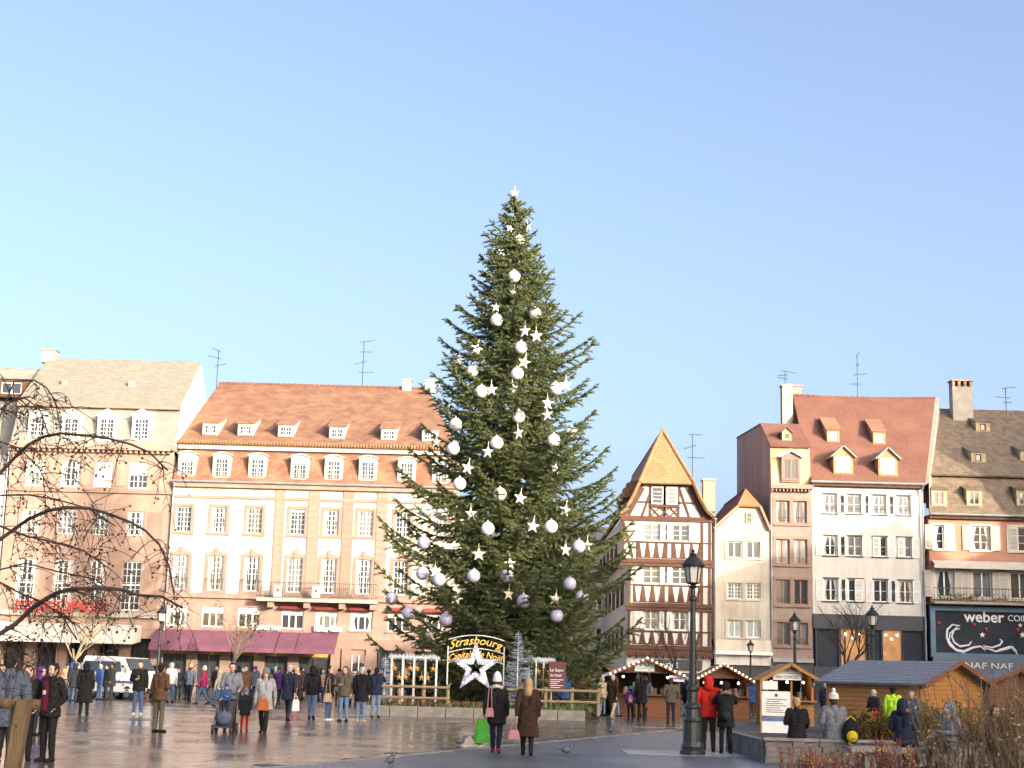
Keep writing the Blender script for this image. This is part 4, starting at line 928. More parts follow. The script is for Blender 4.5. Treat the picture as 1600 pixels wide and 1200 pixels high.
# a pale house closing the street behind the big tree
LB = thing('street_house', (0,128,0), 'pale house closing the side street behind the decorated tree', 'building', world_children=True)
walls(LB,-9,11,0,13,128,8,[(x-.5,x+.5,z,z+1.7) for x in (-7,-4.5,-2,.5,3,5.5,8) for z in (4,7,10)],'beige_plaster')
for x in (-7,-4.5,-2,.5,3,5.5,8):
    for z in (4,7,10): window(LB,x,z,1.0,1.7,128,2,1,3)
roof(LB,[[(-9.2,127.6,13),(11.2,127.6,13),(11.2,132,14.5),(-9.2,132,14.5)],[(-9.2,136.4,13),(11.2,136.4,13),(11.2,132,14.5),(-9.2,132,14.5)]],'slate_dark')
shopfront(LB,-8.8,10.8,.02,3.2,127.85,6,'dark_shop')

# ------------------------------------------------------------------ vegetation kit
def leafmat(name, c1, c2, c3, rough=.75, scale=1.2):
    m = mat(name, c1, rough, c2, scale, detail=8)
    n = m.node_tree.nodes; l = m.node_tree.links; b = n['Principled BSDF']
    g = n.new('ShaderNodeNewGeometry'); mx = n.new('ShaderNodeMix'); mx.data_type = 'RGBA'
    src = b.inputs['Base Color'].links[0].from_socket
    mr = n.new('ShaderNodeMath'); mr.operation = 'MULTIPLY'; mr.inputs[1].default_value = .6; l.new(g.outputs['Random Per Island'], mr.inputs[0])
    l.new(mr.outputs[0], mx.inputs[0]); l.new(src, mx.inputs[6]); mx.inputs[7].default_value = (*c3,1); l.new(mx.outputs[2], b.inputs['Base Color'])
    tr = n.new('ShaderNodeBsdfTranslucent'); l.new(mx.outputs[2], tr.inputs['Color']); ms = n.new('ShaderNodeMixShader'); ms.inputs[0].default_value = .4
    l.new(b.outputs[0], ms.inputs[1]); l.new(tr.outputs[0], ms.inputs[2]); l.new(ms.outputs[0], n['Material Output'].inputs['Surface'])
    return m
leafmat('fir', (.125,.165,.055), (.17,.20,.075), (.23,.225,.095), .7, .7)
leafmat('fir_dark', (.075,.125,.065), (.11,.155,.075), (.14,.17,.085), .7, .7)
def tri_mesh(name, V, F, m, parent, mi=None):
    me = bpy.data.meshes.new(name); V = np.asarray(V, dtype=np.float32).reshape(-1,3); n = len(V)//3
    me.vertices.add(len(V)); me.vertices.foreach_set('co', V.ravel())
    me.loops.add(len(V)); me.loops.foreach_set('vertex_index', np.arange(len(V), dtype=np.int32))
    me.polygons.add(n); me.polygons.foreach_set('loop_start', np.arange(0,3*n,3,dtype=np.int32)); me.polygons.foreach_set('loop_total', np.full(n,3,dtype=np.int32))
    if mi is not None: me.polygons.foreach_set('material_index', np.asarray(mi,dtype=np.int32))
    me.update(); me.validate()
    return link(name, me, m, parent)
# ------------------------------------------------------------------ the big fir
TY = 68.0; tb = G(795,1100); TX = PX(795,1040,TY); ZT = PZ(804,297,TY)
fir = thing('fir_tree', (TX,TY,0), 'huge decorated fir tree in the middle of the square', 'tree')
rng = np.random.default_rng(11)
def cone_r(z):   # crown radius at height z (outline read off the photograph)
    f = (ZT-z)/ZT
    return np.interp(f, [0,.03,.065,.125,.187,.247,.308,.37,.43,.49,.61,.735,.857,.93,1], [.06,.3,.72,1.12,1.75,2.3,2.95,3.4,3.85,4.2,4.85,5.6,5.6,5.4,4.8])
topx = PX(805,297,TY)-TX
mb = MB(); mb.tube([(0,0,-.3),(0,0,ZT*.4),(topx*.6,0,ZT*.75),(topx,0,ZT)],[.38,.26,.12,.02],10); mb.build('trunk','bark',fir,smooth=True,loc=(0,0,0))
BR = MB(); TP = []; TD = []; TL = []
z = .9; k = 0
while z < ZT-.3:
    f = (ZT-z)/ZT; rad0 = float(cone_r(z)); nb = int(8+8*f)
    for j in range(nb):
        az = 2*math.pi*(j+rng.uniform(-.3,.3))/nb + k*1.1
        L = rad0*(1+.13*math.sin(az*2+z*.9)+.09*math.sin(az*5-z*1.7))*(rng.uniform(.5,.85) if rng.random() < .62 else rng.uniform(.85,1.08))
        if L < .1: continue
        zz = z+rng.uniform(-.25,.25); dirx,diry = math.cos(az),math.sin(az)
        droop = (.42*f+.02)*L; up = .24*L; n = max(4,int(L/.27)); pts = []
        for i in range(n+1):
            s = i/n; pts.append(np.array([topx*min(1,zz/ZT)+dirx*L*s, diry*L*s, zz+.12*L*(1-f)*s - droop*math.sin(s*1.9)*.75 + up*s*s*s]))
        BR.tube(pts,[.05*(1-i/n)*(.3+.7*f)+.008 for i in range(n+1)],4)
        side = np.array([-diry,dirx,0.])
        for i in range(1,n+1):
            s = i/n; p = pts[i]; d = pts[i]-pts[i-1]; d /= np.linalg.norm(d)
            if s < .2: continue
            tw = (.42+.6*(1-s)*min(1,L/2.0))*rng.uniform(.65,1.3)*min(1,.12+L/1.5)
            for sg in ((-1,1,-.45,.45,0) if i % 2 else (-1,1,0)):
                dd = (d*(.75 if abs(sg) > .5 else 1)+side*sg*.95+np.array([0,0,rng.uniform(-.4,.16)])) if sg else d+np.array([0,0,.25])
                dd /= np.linalg.norm(dd); TP.append(p); TD.append(dd); TL.append((tw*(1 if abs(sg) > .5 else .6)) if sg else .35*min(1,L))
    z += .34+.2*f; k += 1
BR.build('branch_wood','bark',fir,loc=(0,0,0))
TP = np.array(TP); TD = np.array(TD); TL = np.array(TL)
cnt = np.maximum(3,(TL/.042).astype(int)); idx = np.repeat(np.arange(len(TL)),cnt*3); st_ = np.concatenate([np.arange(c*3)/(c*3) for c in cnt])
Pp = TP[idx]+TD[idx]*(TL[idx]*st_)[:,None]; Pp[:,2] -= .2*TL[idx]*st_**2
rv = rng.normal(size=(len(idx),3)); rv -= TD[idx]*np.sum(rv*TD[idx],1)[:,None]; rv /= np.linalg.norm(rv,axis=1)[:,None]
nl = (rng.uniform(.10,.19,len(idx))*np.clip(.5+TL[idx]*1.5,.5,1))[:,None]; tip = Pp+TD[idx]*nl*.8+rv*nl*.62; wv = np.cross(TD[idx],rv)*.026
V = np.stack([Pp-wv,Pp+wv,tip],1).reshape(-1,3); MI = (rng.random(len(idx)) < .35).astype(int)
tri_mesh('crown',V,None,['fir','fir_dark'],fir,MI)
print('fir tris',len(MI))
# ------------------------------------------------------------------ baubles and stars hung on it
bm_w = MB().ball((0,0,0),1,20,14).lathe([(.16,.98),(.16,1.1),(.05,1.16),(.03,1.3)],8).mesh('bauble',True)
balls = [(811,376),(803,432),(776,500),(836,490),(814,543),(738,579),(808,584),(868,607),(712,663),(752,612),(810,651),(865,688),(708,701),(776,692),(718,756),(781,772),(666,798),(691,803),(861,823),(904,854),(686,906),(792,900),(818,939),(909,933),(740,900),(638,958),(697,968),(870,962),(762,826),(893,676),(662,848),(890,912),(660,896),(612,935)]
def on_fir(px_,py_,off=-.12):
    Y = TY-2
    for _ in range(4):
        q = P(px_,py_,Y); r_ = float(cone_r(q.z))*.84; dx = q.x-TX; Y = TY-math.sqrt(max(r_*r_-dx*dx,.04))-off
    return P(px_,py_,Y)
bw_me = {}
for i,(a,b_) in enumerate(balls):
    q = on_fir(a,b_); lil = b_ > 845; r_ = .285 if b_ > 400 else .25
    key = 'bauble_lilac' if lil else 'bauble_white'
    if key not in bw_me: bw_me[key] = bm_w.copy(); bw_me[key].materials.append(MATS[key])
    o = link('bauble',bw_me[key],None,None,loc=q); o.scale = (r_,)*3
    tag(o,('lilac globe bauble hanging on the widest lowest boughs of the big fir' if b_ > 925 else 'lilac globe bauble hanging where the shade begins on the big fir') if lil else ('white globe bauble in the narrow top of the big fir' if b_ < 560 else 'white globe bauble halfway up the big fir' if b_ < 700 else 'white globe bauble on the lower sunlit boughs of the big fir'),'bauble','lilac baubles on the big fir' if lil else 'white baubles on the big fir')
stars = [(797,357),(825,354),(785,394),(803,457),(775,480),(820,517),(838,525),(717,562),(819,566),(768,609),(803,608),(686,608),(856,630),(884,601),(810,677),(855,648),(682,690),(762,706),(731,731),(868,732),(813,778),(736,803),(883,797),(833,822),(748,866),(884,859),(680,893),(797,881),(713,936),(795,928),(868,936),(672,992),(917,852),(640,925),(700,640),(745,545)]
st_me = {}
def star_mesh(r,t=.05,ri=.42):
    mb = MB(); pl = star_poly(0,0,r,ri); mb.add([(x,0,z) for x,z in pl]+[(0,-t,0),(0,t,0)],[(i,(i+1)%10,10) for i in range(10)]+[((i+1)%10,i,11) for i in range(10)]); mb.tube([(0,0,r*.95),(0,0,r*1.5)],.012,4); return mb.mesh('star_ornament')
rr = random.Random(2)
for i,(a,b_) in enumerate(stars):
    q = on_fir(a,b_,-.08); gold = b_ > 845; key = 'star_gold' if gold else 'star_white'
    if key not in st_me: st_me[key] = star_mesh(.3); st_me[key].materials.append(MATS[key])
    o = link('star_ornament',st_me[key],None,None,loc=q,rot=(0,rr.uniform(-.25,.25),rr.uniform(-.7,.7))); o.scale = ((.8 if b_ < 500 else 1.0),)*3
    tag(o,('pale gold star hanging on the widest lowest boughs of the big fir' if b_ > 915 else 'pale gold star hanging where the shade begins on the big fir') if gold else ('white star in the narrow top of the big fir' if b_ < 530 else 'white star halfway up the big fir' if b_ < 660 else 'white star on the lower sunlit boughs of the big fir'),'star','gold stars on the big fir' if gold else 'white stars on the big fir')
q = P(804,301,TY); o = link('tree_topper',star_mesh(.22),'star_white',None,loc=q); tag(o,'small white star topping the tip of the big fir','star')

# ------------------------------------------------------------------ bed and rail round the fir
FY = 61.0
fx0,fx1 = PX(566,1090,FY),PX(925,1090,FY)
bed = tag(MB().box(fx0,fx1,FY+.4,FY+13,0,.34).build('planting_bed','soil'),'raised soil bed under the big fir',kind='structure')
n = int((fx1-fx0)/1.1)
ks = MB().box(.01,1.08,0,.38,0,.40).mesh('edge_stone')
for i in range(n): link('edge_stone',ks,'rock' if i > n*.45 else 'rock',bed,loc=(fx0+i*1.1,FY+.02,0))
rr = random.Random(9); mb = MB(); mg = MB()
for i in range(5200):
    x = rr.uniform(fx0,fx1); y = rr.uniform(FY+.45,FY+3.5); h = rr.uniform(.08,.32); a = rr.uniform(0,6.28); w = .07
    t = mg if (x > (fx0+fx1)/2+1 or rr.random() < .3) else mb
    t.add([(x-w*math.cos(a),y-w*math.sin(a),.33),(x+w*math.cos(a),y+w*math.sin(a),.33),(x+rr.uniform(-.12,.12),y+rr.uniform(-.12,.12),.33+h)],[(0,1,2)])
tag(mb.build('mulch','straw',bed),kind='stuff'); tag(mg.build('ground_ivy','leaf_green',bed),kind='stuff')
def rail_fence(px0,px1,py,label,n):
    a = PX(px0,py,FY+.7); b_ = PX(px1,py,FY+.7); r = thing('wooden_rail_fence',((a+b_)/2,FY+.7,0),label,'fence',group=None,world_children=True)
    for i in range(n+1):
        x = a+(b_-a)*i/n; MB().tube([(x,FY+.7,.2),(x,FY+.7,1.28)],.075,8).build('post','wood_rail',r)
    for i in range(n):
        x0_ = a+(b_-a)*i/n; x1_ = a+(b_-a)*(i+1)/n
        for z in (.72,1.15): MB().tube([(x0_-.06,FY+.62,z+.01*(i%2)),(x1_+.06,FY+.62,z)],.055,8).build('rail','wood_rail',r)
rail_fence(586,700,1075,'round wooden rail fence in front of the garland frame',3)
rail_fence(770,935,1078,'round wooden rail fence beside the frosted tree and maroon panel',4)

# ------------------------------------------------------------------ illuminated star sign
sy = FY+1.6; q = P(743,1045,sy); sx = q.x
sg = thing('star_sign',(sx,sy,0),'large lit star under two arched lines of golden script','sign',world_children=True)
zc = PZ(743,1043,sy); Rr = 1.05
pl = star_poly(sx,zc,Rr,.40); pi_ = star_poly(sx,zc,Rr*.36,.40)
mb = MB(); vs = [(x,sy-.15,z) for x,z in pl]+[(x,sy-.2,z) for x,z in pi_]+[(x,sy+.1,z) for x,z in pl]+[(x,sy+.1,z) for x,z in pi_]
mb.add(vs,[f for i in range(10) for f in ((i,(i+1)%10,(i+1)%10+10,i+10),(i,i+20,(i+1)%10+20,(i+1)%10),(i+10,(i+1)%10+10,(i+1)%10+30,i+30),(i+20,i+30,(i+1)%10+30,(i+1)%10+20))]); mb.build('star','star_lit',sg)
mb = MB()
for i in range(120):
    t = rr.random(); k = rr.randrange(10); a = Vector((pl[k][0],0,pl[k][1])).lerp(Vector((pl[(k+1)%10][0],0,pl[(k+1)%10][1])),t); b_ = Vector((pi_[k][0],0,pi_[k][1])).lerp(Vector((pi_[(k+1)%10][0],0,pi_[(k+1)%10][1])),t); p = a.lerp(b_,rr.uniform(.1,.8)); mb.ball((p.x,sy-.2,p.z),.016,5,4)
tag(mb.build('star_bulbs','bulb',sg),kind='stuff')
def arch_text(txt,zmid,half,h,sag):
    me = text_mesh(txt,1.0,.03,shear=.35); xs = [v.co.x for v in me.vertices]; zs = [v.co.z for v in me.vertices]; s = 2*half/(max(xs)-min(xs)); x0_ = (max(xs)+min(xs))/2
    for v in me.vertices:
        u = (v.co.x-x0_)*s; v.co.z = zmid+v.co.z*h/(max(zs)-min(zs))-sag*(u/half)**2; v.co.x = sx+u; v.co.y += sy-.02
    link('lettering',me,M('gold_lit',(.8,.45,.1),.4,emit=(1,.55,.12),estr=.12),sg)
arch_text('Strasbourg',PZ(743,1007,sy),1.08,.44,.22)
arch_text('Capitale de Noël',PZ(743,1027,sy),1.1,.36,.2)
mb = MB()
for zz,hh in ((PZ(743,1009,sy)+.42,1.14),(PZ(743,1029,sy)+.0,1.14),(PZ(743,1010,sy)-.08,1.14)):
    mb.tube([(sx+hh*u/6,sy+.03,zz-.2*(u/6)**2) for u in range(-6,7)],.02,5)
for s in (-1,1): mb.tube([(sx+s*1.14,sy+.03,0.3),(sx+s*1.14,sy+.03,PZ(743,1012,sy)+.05)],.03,6)
mb.build('frame','white_paint',sg)

# ------------------------------------------------------------------ frosted garland frames with golden stars
def garland(pxa,pxb,pyt,pyb,Y,label,n):
    a,b_ = PX(pxa,pyt,Y),PX(pxb,pyt,Y); zt = PZ((pxa+pxb)/2,pyt,Y); r = thing('garland_frame',((a+b_)/2,Y,0),label,'decoration',world_children=True)
    mb = MB()
    for i in range(n+1): x = a+(b_-a)*i/n; mb.tube([(x,Y,0),(x,Y,zt)],.03,6); mb.tube([(x,Y+.7,0),(x,Y+.7,zt)],.03,6)
    mb.tube([(a,Y,zt),(b_,Y,zt)],.03,6); mb.tube([(a,Y+.7,zt),(b_,Y+.7,zt)],.03,6); mb.build('frame','white_paint',r)
    f = MB()
    for i in range(900):
        x = rr.uniform(a-.1,b_+.1); y = Y+rr.choice((0,.7,.35))+rr.uniform(-.1,.1); d = Vector((rr.uniform(-1,1),rr.uniform(-1,1),rr.uniform(-1.0,.8))).normalized()*.14; w = Vector((.012,0,.0)); p = Vector((x,y,zt+rr.uniform(-.04,.06))); f.add([p-w,p+w,p+d],[(0,1,2)])
    f.build('frosted_garland','frost',r)
    k = 0
    for i in range(n):
        for j in range(2):
            x = a+(b_-a)*(i+.28+.44*j)/n; z = zt-.45-.35*((i+j)%2); s = star_mesh(.15); o = link('hanging_star',s,'gold',r,loc=rel(r,(x,Y,z)))
garland(612,682,1027,1080,FY+1.2,'white frame of frosted garland hung with golden stars left of the star sign',4)
garland(838,862,1032,1075,FY+2.0,'small white garland frame beside the maroon panel',2)
# maroon information panel
a,b_ = PX(857,1060,FY+.9),PX(884,1060,FY+.9); zt,zb = PZ(870,1034,FY+.9),PZ(870,1077,FY+.9)
ip = thing('information_panel',((a+b_)/2,FY+.9,0),'maroon information panel standing behind the rail','sign',world_children=True)
MB().box(a,b_,FY+.88,FY+.94,zb,zt).build('board','maroon_panel',ip); mb = MB()
for x in (a+.05,b_-.1): mb.box(x,x+.05,FY+.94,FY+.99,0,zt)
mb.build('stand','dark_metal',ip)
text('lettering','Le Sapin',ip,a+.06,b_-.1,zt-.38,FY+.87,'white_sign',.004); text('lettering','de Noël',ip,a+.06,b_-.18,zt-.58,FY+.87,'white_sign',.004)
mb = MB()
for i in range(6): mb.box(a+.08,b_-.1-.12*(i%3),FY+.872,FY+.879,zt-.72-i*.075,zt-.70-i*.075)
mb.build('small_print','white_sign',ip)

# ------------------------------------------------------------------ frosted little firs
def small_fir(px_,pyb,pyt,Y,wpx,label,seed,m='frost'):
    x = PX(px_,pyb,Y); h = PZ(px_,pyt,Y); R0 = wpx*Y/FPX/2; t = thing('frosted_fir',(x,Y,0),label,'tree'); r = np.random.default_rng(seed)
    MB().tube([(0,0,0),(0,0,h*.6),(0,0,h)],[.05,.03,.008],6).build('trunk',m,t,loc=(0,0,0))
    V = []; z = .35
    while z < h-.1:
        L0 = R0*(1-z/h)**.85; nb = 7
        for j in range(nb):
            az = r.uniform(0,6.283); L = L0*r.uniform(.6,1.15); d = np.array([math.cos(az),math.sin(az),r.uniform(-.1,.35)]); s_ = np.array([-d[1],d[0],0]); n = max(3,int(L/.07))
            for i in range(n):
                c = np.array([0,0,z])+d*L*(i+1)/n; V += [c-d*.07-s_*.012,c-d*.07+s_*.012,c+d*.05]
                for sg_ in (-1,1):
                    for e in range(2):
                        tip = c+s_*sg_*.16*(1-.6*i/n)*r.uniform(.6,1.3)+d*.07+np.array([0,0,r.uniform(-.06,.05)]); V += [c-d*.012,c+d*.012,tip]
        z += .09
    tri_mesh('crown',V,None,m,t); return t
small_fir(808,1078,985,FY+.9,66,'white frosted little fir beside the star sign',1)
small_fir(600,1085,1022,FY+1.0,40,'white frosted little fir beside the garland frame',2)
small_fir(826,1078,1012,FY+2.2,34,'slim frosted fir between the garland frame and the bigger frosted fir',3)
small_fir(850,1078,1040,FY+1.6,30,'small dark green fir in front of the small garland frame',4,'fir')

# ------------------------------------------------------------------ bare trees
def bare_tree(name, x, y, h, seed, label, m='twig', spread=.55, th=.09, leaves=0, trunk=.35, fine=3, group=None, gm='leaf_gold', lean=0):
    r = random.Random(seed); t = thing(name,(x,y,0),label,'tree',group); tr = MB(); br = MB(); lf_ = MB(); tips = []
    def grow(p,d,L,rad,lev,mbx):
        n = 4; pts = [p]; q = p.copy(); dd = d.copy()
        for i in range(n):
            dd = (dd+Vector((r.uniform(-.16,.16),r.uniform(-.16,.16),r.uniform(-.03,.14)))).normalized(); q = q+dd*L/n; pts.append(q.copy())
        mbx.tube(pts,[rad*(1-.55*i/n) for i in range(n+1)],6 if lev < 2 else 4)
        if lev >= fine: tips.append(q); return
        for k in range(r.choice((3,4)) if lev else 5):
            f = r.uniform(.45,1) if lev else r.uniform(.7,1.0); b_ = pts[min(n,int(f*n))]
            a = r.uniform(0,6.283); nd = (dd*(.75)+Vector((math.cos(a),math.sin(a),r.uniform(.0,.5)))*spread).normalized()
            grow(b_,nd,L*r.uniform(.55,.8),rad*.48,lev+1,br)
    grow(Vector((0,0,-.05)),Vector((lean,0,1)).normalized(),h*trunk,th,0,tr)
    tr.build('trunk',m,t,smooth=True,loc=(0,0,0)); br.build('limbs',m,t,loc=(0,0,0))
    if leaves:
        for i in range(leaves):
            p = r.choice(tips)+Vector((r.gauss(0,.12),r.gauss(0,.12),r.gauss(0,.12))); a = r.uniform(0,6.28); u = Vector((math.cos(a),math.sin(a),r.uniform(-.6,.6)))*.09; v = Vector((-math.sin(a)*.5,math.cos(a)*.5,r.uniform(-.5,.5)))*.08
            lf_.add([p-u,p-v,p+u,p+v],[(0,1,2,3)])
        lf_.build('leaves',gm,t,loc=(0,0,0))
    return t
q = G(120,1092); bare_tree('bare_tree',q.x,q.y,6.0,4,'pale bare young tree in front of the store canopy','bark_pale',.75,.10,fine=3,trunk=.42)
q = G(362,1098); bare_tree('young_tree',q.x,q.y,6.6,8,'young tree holding golden leaves in front of the purple awnings','bark_pale',.6,.085,leaves=170,trunk=.42)
q = G(1062,1112); bare_tree('bare_tree',q.x,q.y,7.2,12,'thin bare tree in front of the half-timbered house',spread=.5,th=.07,trunk=.42)
q = G(1313,1130); bare_tree('bare_tree',q.x,q.y,8.0,15,'bare dark tree beside the orange chalet','twig',.6,.11,fine=4,trunk=.38)
q = G(893,1098); bare_tree('bare_shrub',q.x,q.y,3.4,17,'frosted bare shrub beside the maroon panel','frost',.6,.04,trunk=.3)
# ------------------------------------------------------------------ street lamps
def lamp(px_,pyb,pyt,label,dist=None):
    b = G(px_,pyb); H = 4.75 if dist is None else dist
    t = thing('street_lamp',(b.x,b.y,0),label,'street lamp','black cast iron street lamps'); s = H/4.75
    def L(prof,name,m='black_iron',n=12): return MB().lathe([(r*s,z*s) for r,z in prof],n).build(name,m,t,smooth=False,loc=(0,0,0))
    L([(.30,0),(.30,.10),(.25,.14),(.27,.20),(.235,.3),(.21,.75),(.225,.8),(.19,.86),(.17,1.05),(.20,1.09),(.20,1.13),(.13,1.2),(.115,1.45),(.145,1.5),(.145,1.56),(.10,1.62)],'base',n=14)
    L([(.085,1.6),(.075,2.6),(.06,3.55),(.09,3.6),(.09,3.65),(.055,3.7),(.05,3.85)],'post')
    L([(.05,3.85),(.10,3.9),(.05,3.94),(.16,3.98),(.17,4.0)],'bracket')
    fr = MB()
    for k in range(6):
        a = math.pi*2*k/6; fr.tube([(.15*s*math.cos(a),.15*s*math.sin(a),4.0*s),(.215*s*math.cos(a),.215*s*math.sin(a),4.4*s)],.013*s,4)
    fr.build('lantern_frame','black_iron',t,loc=(0,0,0))
    L([(.14,4.0),(.205,4.395)],'lantern_glass',M('lamp_glass',(.55,.53,.48),.25,(.48,.46,.42),4),6)
    L([(.27,4.38),(.28,4.42),(.22,4.5),(.12,4.6),(.07,4.63),(.09,4.68),(.03,4.71),(.05,4.76),(.0,4.8)],'lantern_cap',n=12)
    return t
lamp(1082,1180,845,'tall black street lamp standing on pale flagstones')
b = G(1243,1118); 
lamp(1243,1128,897,'black street lamp in front of the mulled wine stall',4.75)
lamp(1173,1108,972,'slim black street lamp in front of the beige house',4.2)
lamp(1366,1136,940,'black street lamp behind the orange chalet',4.9)
lamp(243,1098,955,'pale grey street lamp in front of the purple awnings',4.5)

# ------------------------------------------------------------------ market chalets
def chalet(px0,px1,pyb,pye,pyp,Y,depth,name,label,m,rm,open_=True,lights=True,ridge_along=False,over=.25,overl=0):
    a,b_ = PX(px0,pyb,Y),PX(px1,pyb,Y); xm = (a+b_)/2; ze_ = PZ((px0+px1)/2,pye,Y); zp = PZ((px0+px1)/2,pyp,Y)
    t = thing(name,(xm,Y,0),label,'market stall','wooden market stalls',world_children=True)
    z0 = .95 if open_ else 0
    n = max(3,int((ze_)/.16))
    if open_:
        for i in range(6): MB().box(a,b_,Y-.03,Y,z0*i/6+.004,z0*(i+1)/6-.004).build('plank',m,t)
        MB().box(a-.08,b_+.08,Y-.28,Y+.15,z0,z0+.05).build('counter',m,t)
        for x in (a,b_-.1,): MB().box(x,x+.1,Y,Y+.1,0,ze_).build('corner_post',m,t)
        MB().box(a+.11,b_-.11,Y+depth-.15,Y+depth-.1,0,ze_).build('back_wall',M('stall_dark',(.05,.03,.02),.9),t)
        r_ = random.Random(px0)
        mb = MB()
        for k in range(26): x = r_.uniform(a+.2,b_-.2); mb.box(x-.06,x+.06,Y+.2+r_.random()*.6,Y+.3+r_.random()*.6,z0+.06,z0+.12+r_.random()*.3)
        tag(mb.build('goods',M('goods',(.35,.2,.12),.7,(.12,.1,.14),14),t),kind='stuff')
        for k in range(3): MB().ball((a+(b_-a)*(k+.5)/3,Y+.5,ze_-.2),.05,8,6).build('lamp_bulb','bulb',t)
    else:
        for i in range(n): MB().box(a,b_,Y-.03,Y,ze_*i/n+.004,ze_*(i+1)/n-.004).build('plank',m,t)
    MB().box(a,a+.05,Y+.001,Y+depth,0,ze_).build('side_wall',m,t); MB().box(b_-.05,b_,Y+.001,Y+depth,0,ze_).build('side_wall',m,t)
    if ridge_along:
        ym = Y+depth/2
        roof(t,[[(a-over,Y-over,ze_-.03),(b_+over,Y-over,ze_-.03),(b_+over,ym,zp),(a-over,ym,zp)],[(a-over,Y+depth+over,ze_-.03),(b_+over,Y+depth+over,ze_-.03),(b_+over,ym,zp),(a-over,ym,zp)]],rm,th=.06)
        for x in (a,b_-.05): MB().add([(x+q_,y_,z_) for q_ in (0,.05) for y_,z_ in ((Y,ze_),(Y+depth,ze_),(ym,zp-.08))],[(0,1,2),(5,4,3),(0,2,5,3),(1,4,5,2)]).build('gable',m,t)
    else:
        MB().prism([(a,ze_),(b_,ze_),(xm,zp-.08)],Y-.03,Y+.03).build('gable',m,t)
        roof(t,[[(a-over-overl,Y-.45,ze_-.14-overl*.35),(xm,Y-.45,zp),(xm,Y+depth,zp),(a-over-overl,Y+depth,ze_-.14-overl*.35)],[(b_+over,Y-.45,ze_-.14),(xm,Y-.45,zp),(xm,Y+depth,zp),(b_+over,Y+depth,ze_-.14)]],rm,th=.06)
        mb = MB().beam((a-over,Y-.47,ze_-.16),(xm,Y-.47,zp-.02),.13,.04).beam((b_+over,Y-.47,ze_-.16),(xm,Y-.47,zp-.02),.13,.04); mb.build('bargeboard',m,t)
        if lights:
            for s in (-1,1):
                for k in range(9): e = k/8.5; x = xm+s*(b_+over-xm)*e; MB().ball((x,Y-.5,zp+.02+(ze_-.16-zp)*e),.035,6,4).build('light_bulb','bulb',t)
    return t,a,b_,ze_,zp,xm
chalet(905,966,1110,1060,1032,74,2.5,'market_stall','plain dark brown wooden stall closed at the back of its neighbours','stall_brown','stall_brown',False,False)
t,a,b_,ze_,zp,xm = chalet(957,1062,1114,1051,1029,70.5,2.6,'market_stall','brown wooden stall with white roof side, lights and an emblem board','stall_brown',M('roof_white',(.55,.56,.58),.8,(.45,.46,.48),2),overl=.75)
q0,q1 = PX(993,1042,70),PX(1024,1042,70); zz = PZ(1008,1049,70); MB().box(q0,q1,70.4,70.44,zz,zz+.45).build('sign_board','white_sign',t)
mb = MB(); 
for k,cx in ((0,(q0+q1)/2-.1),(1,(q0+q1)/2+.1)): mb.tube([(cx+.09*math.cos(i*.55+k*3.1),70.38,zz+.31+.07*math.sin(i*.55+k*3.1)) for i in range(9)],.022,5)
mb.build('emblem',M('teal',(.03,.25,.28),.5),t); MB().box(q0+.12,q1-.12,70.385,70.399,zz+.1,zz+.14).build('small_print',M('teal_pale',(.35,.5,.5),.5),t)
q0,q1 = PX(1046,1060,70),PX(1070,1060,70); zz = PZ(1058,1065,70); MB().box(q0,q1,70.2,70.24,zz,zz+.28).build('sign_board','white_sign',t); MB().box(q0+.1,q1-.1,70.19,70.199,zz+.1,zz+.17).build('small_print',M('violet',(.2,.1,.35),.5),t)
chalet(1089,1170,1116,1060,1038,71,2.6,'market_stall','brown wooden stall behind the tall street lamp','stall_brown','stall_brown')
t,a,b_,ze_,zp,xm = chalet(1196,1272,1122,1058,1037,62,2.4,'mulled_wine_stall','orange wooden mulled wine stall with white name board','stall_orange','stall_orange',lights=False)
text('lettering','VIN CHAUD',t,a+.35,b_-.85,ze_-.02,61.93,'dark_shop',.004) if False else None
MB().box(a+.3,b_-.5,61.9,61.94,ze_-.12,ze_+.14).build('sign_board','white_sign',t); text('lettering','VIN CHAUD',t,a+.4,b_-.65,ze_-.06,61.89,'dark_shop',.004)
MB().prism([(xm-.75,ze_+.16),(xm+.75,ze_+.16),(xm,zp-.16)],61.92,61.96).build('sign_board','white_sign',t); text('lettering','BIÈRE',t,xm-.3,xm+.3,ze_+.2,61.91,'dark_shop',.004)
cq = P(1440,1120,50.0); ch_ = thing('wooden_chalet',(cq.x,50.0,0),'large orange wooden chalet with grey shingle roof','market stall','wooden market stalls',rz=R(-48))
CLn,CDp,CE,CR = 3.7,3.7,1.88,2.52
for i in range(13):
    z0_,z1_ = CE*i/13+.004,CE*(i+1)/13-.004
    MB().box(-CLn,0,-.03,0,z0_,z1_).build('plank','stall_orange',ch_,loc=(0,0,0)); MB().box(-.03,0,.001,CDp,z0_,z1_).build('plank','stall_orange',ch_,loc=(0,0,0))
MB().box(-CLn,-CLn+.04,.001,CDp,0,CE).build('side_wall','stall_orange',ch_,loc=(0,0,0)); MB().box(-CLn+.041,-.031,CDp-.04,CDp,0,CE).build('back_wall','stall_orange',ch_,loc=(0,0,0))
for x in (-.035,-CLn): MB().add([(x+q_,y_,z_) for q_ in (0,.035) for y_,z_ in ((0,CE),(CDp,CE),(CDp/2,CR-.08))],[(0,1,2),(5,4,3),(0,2,5,3),(1,4,5,2)]).build('gable','stall_orange',ch_,loc=(0,0,0))
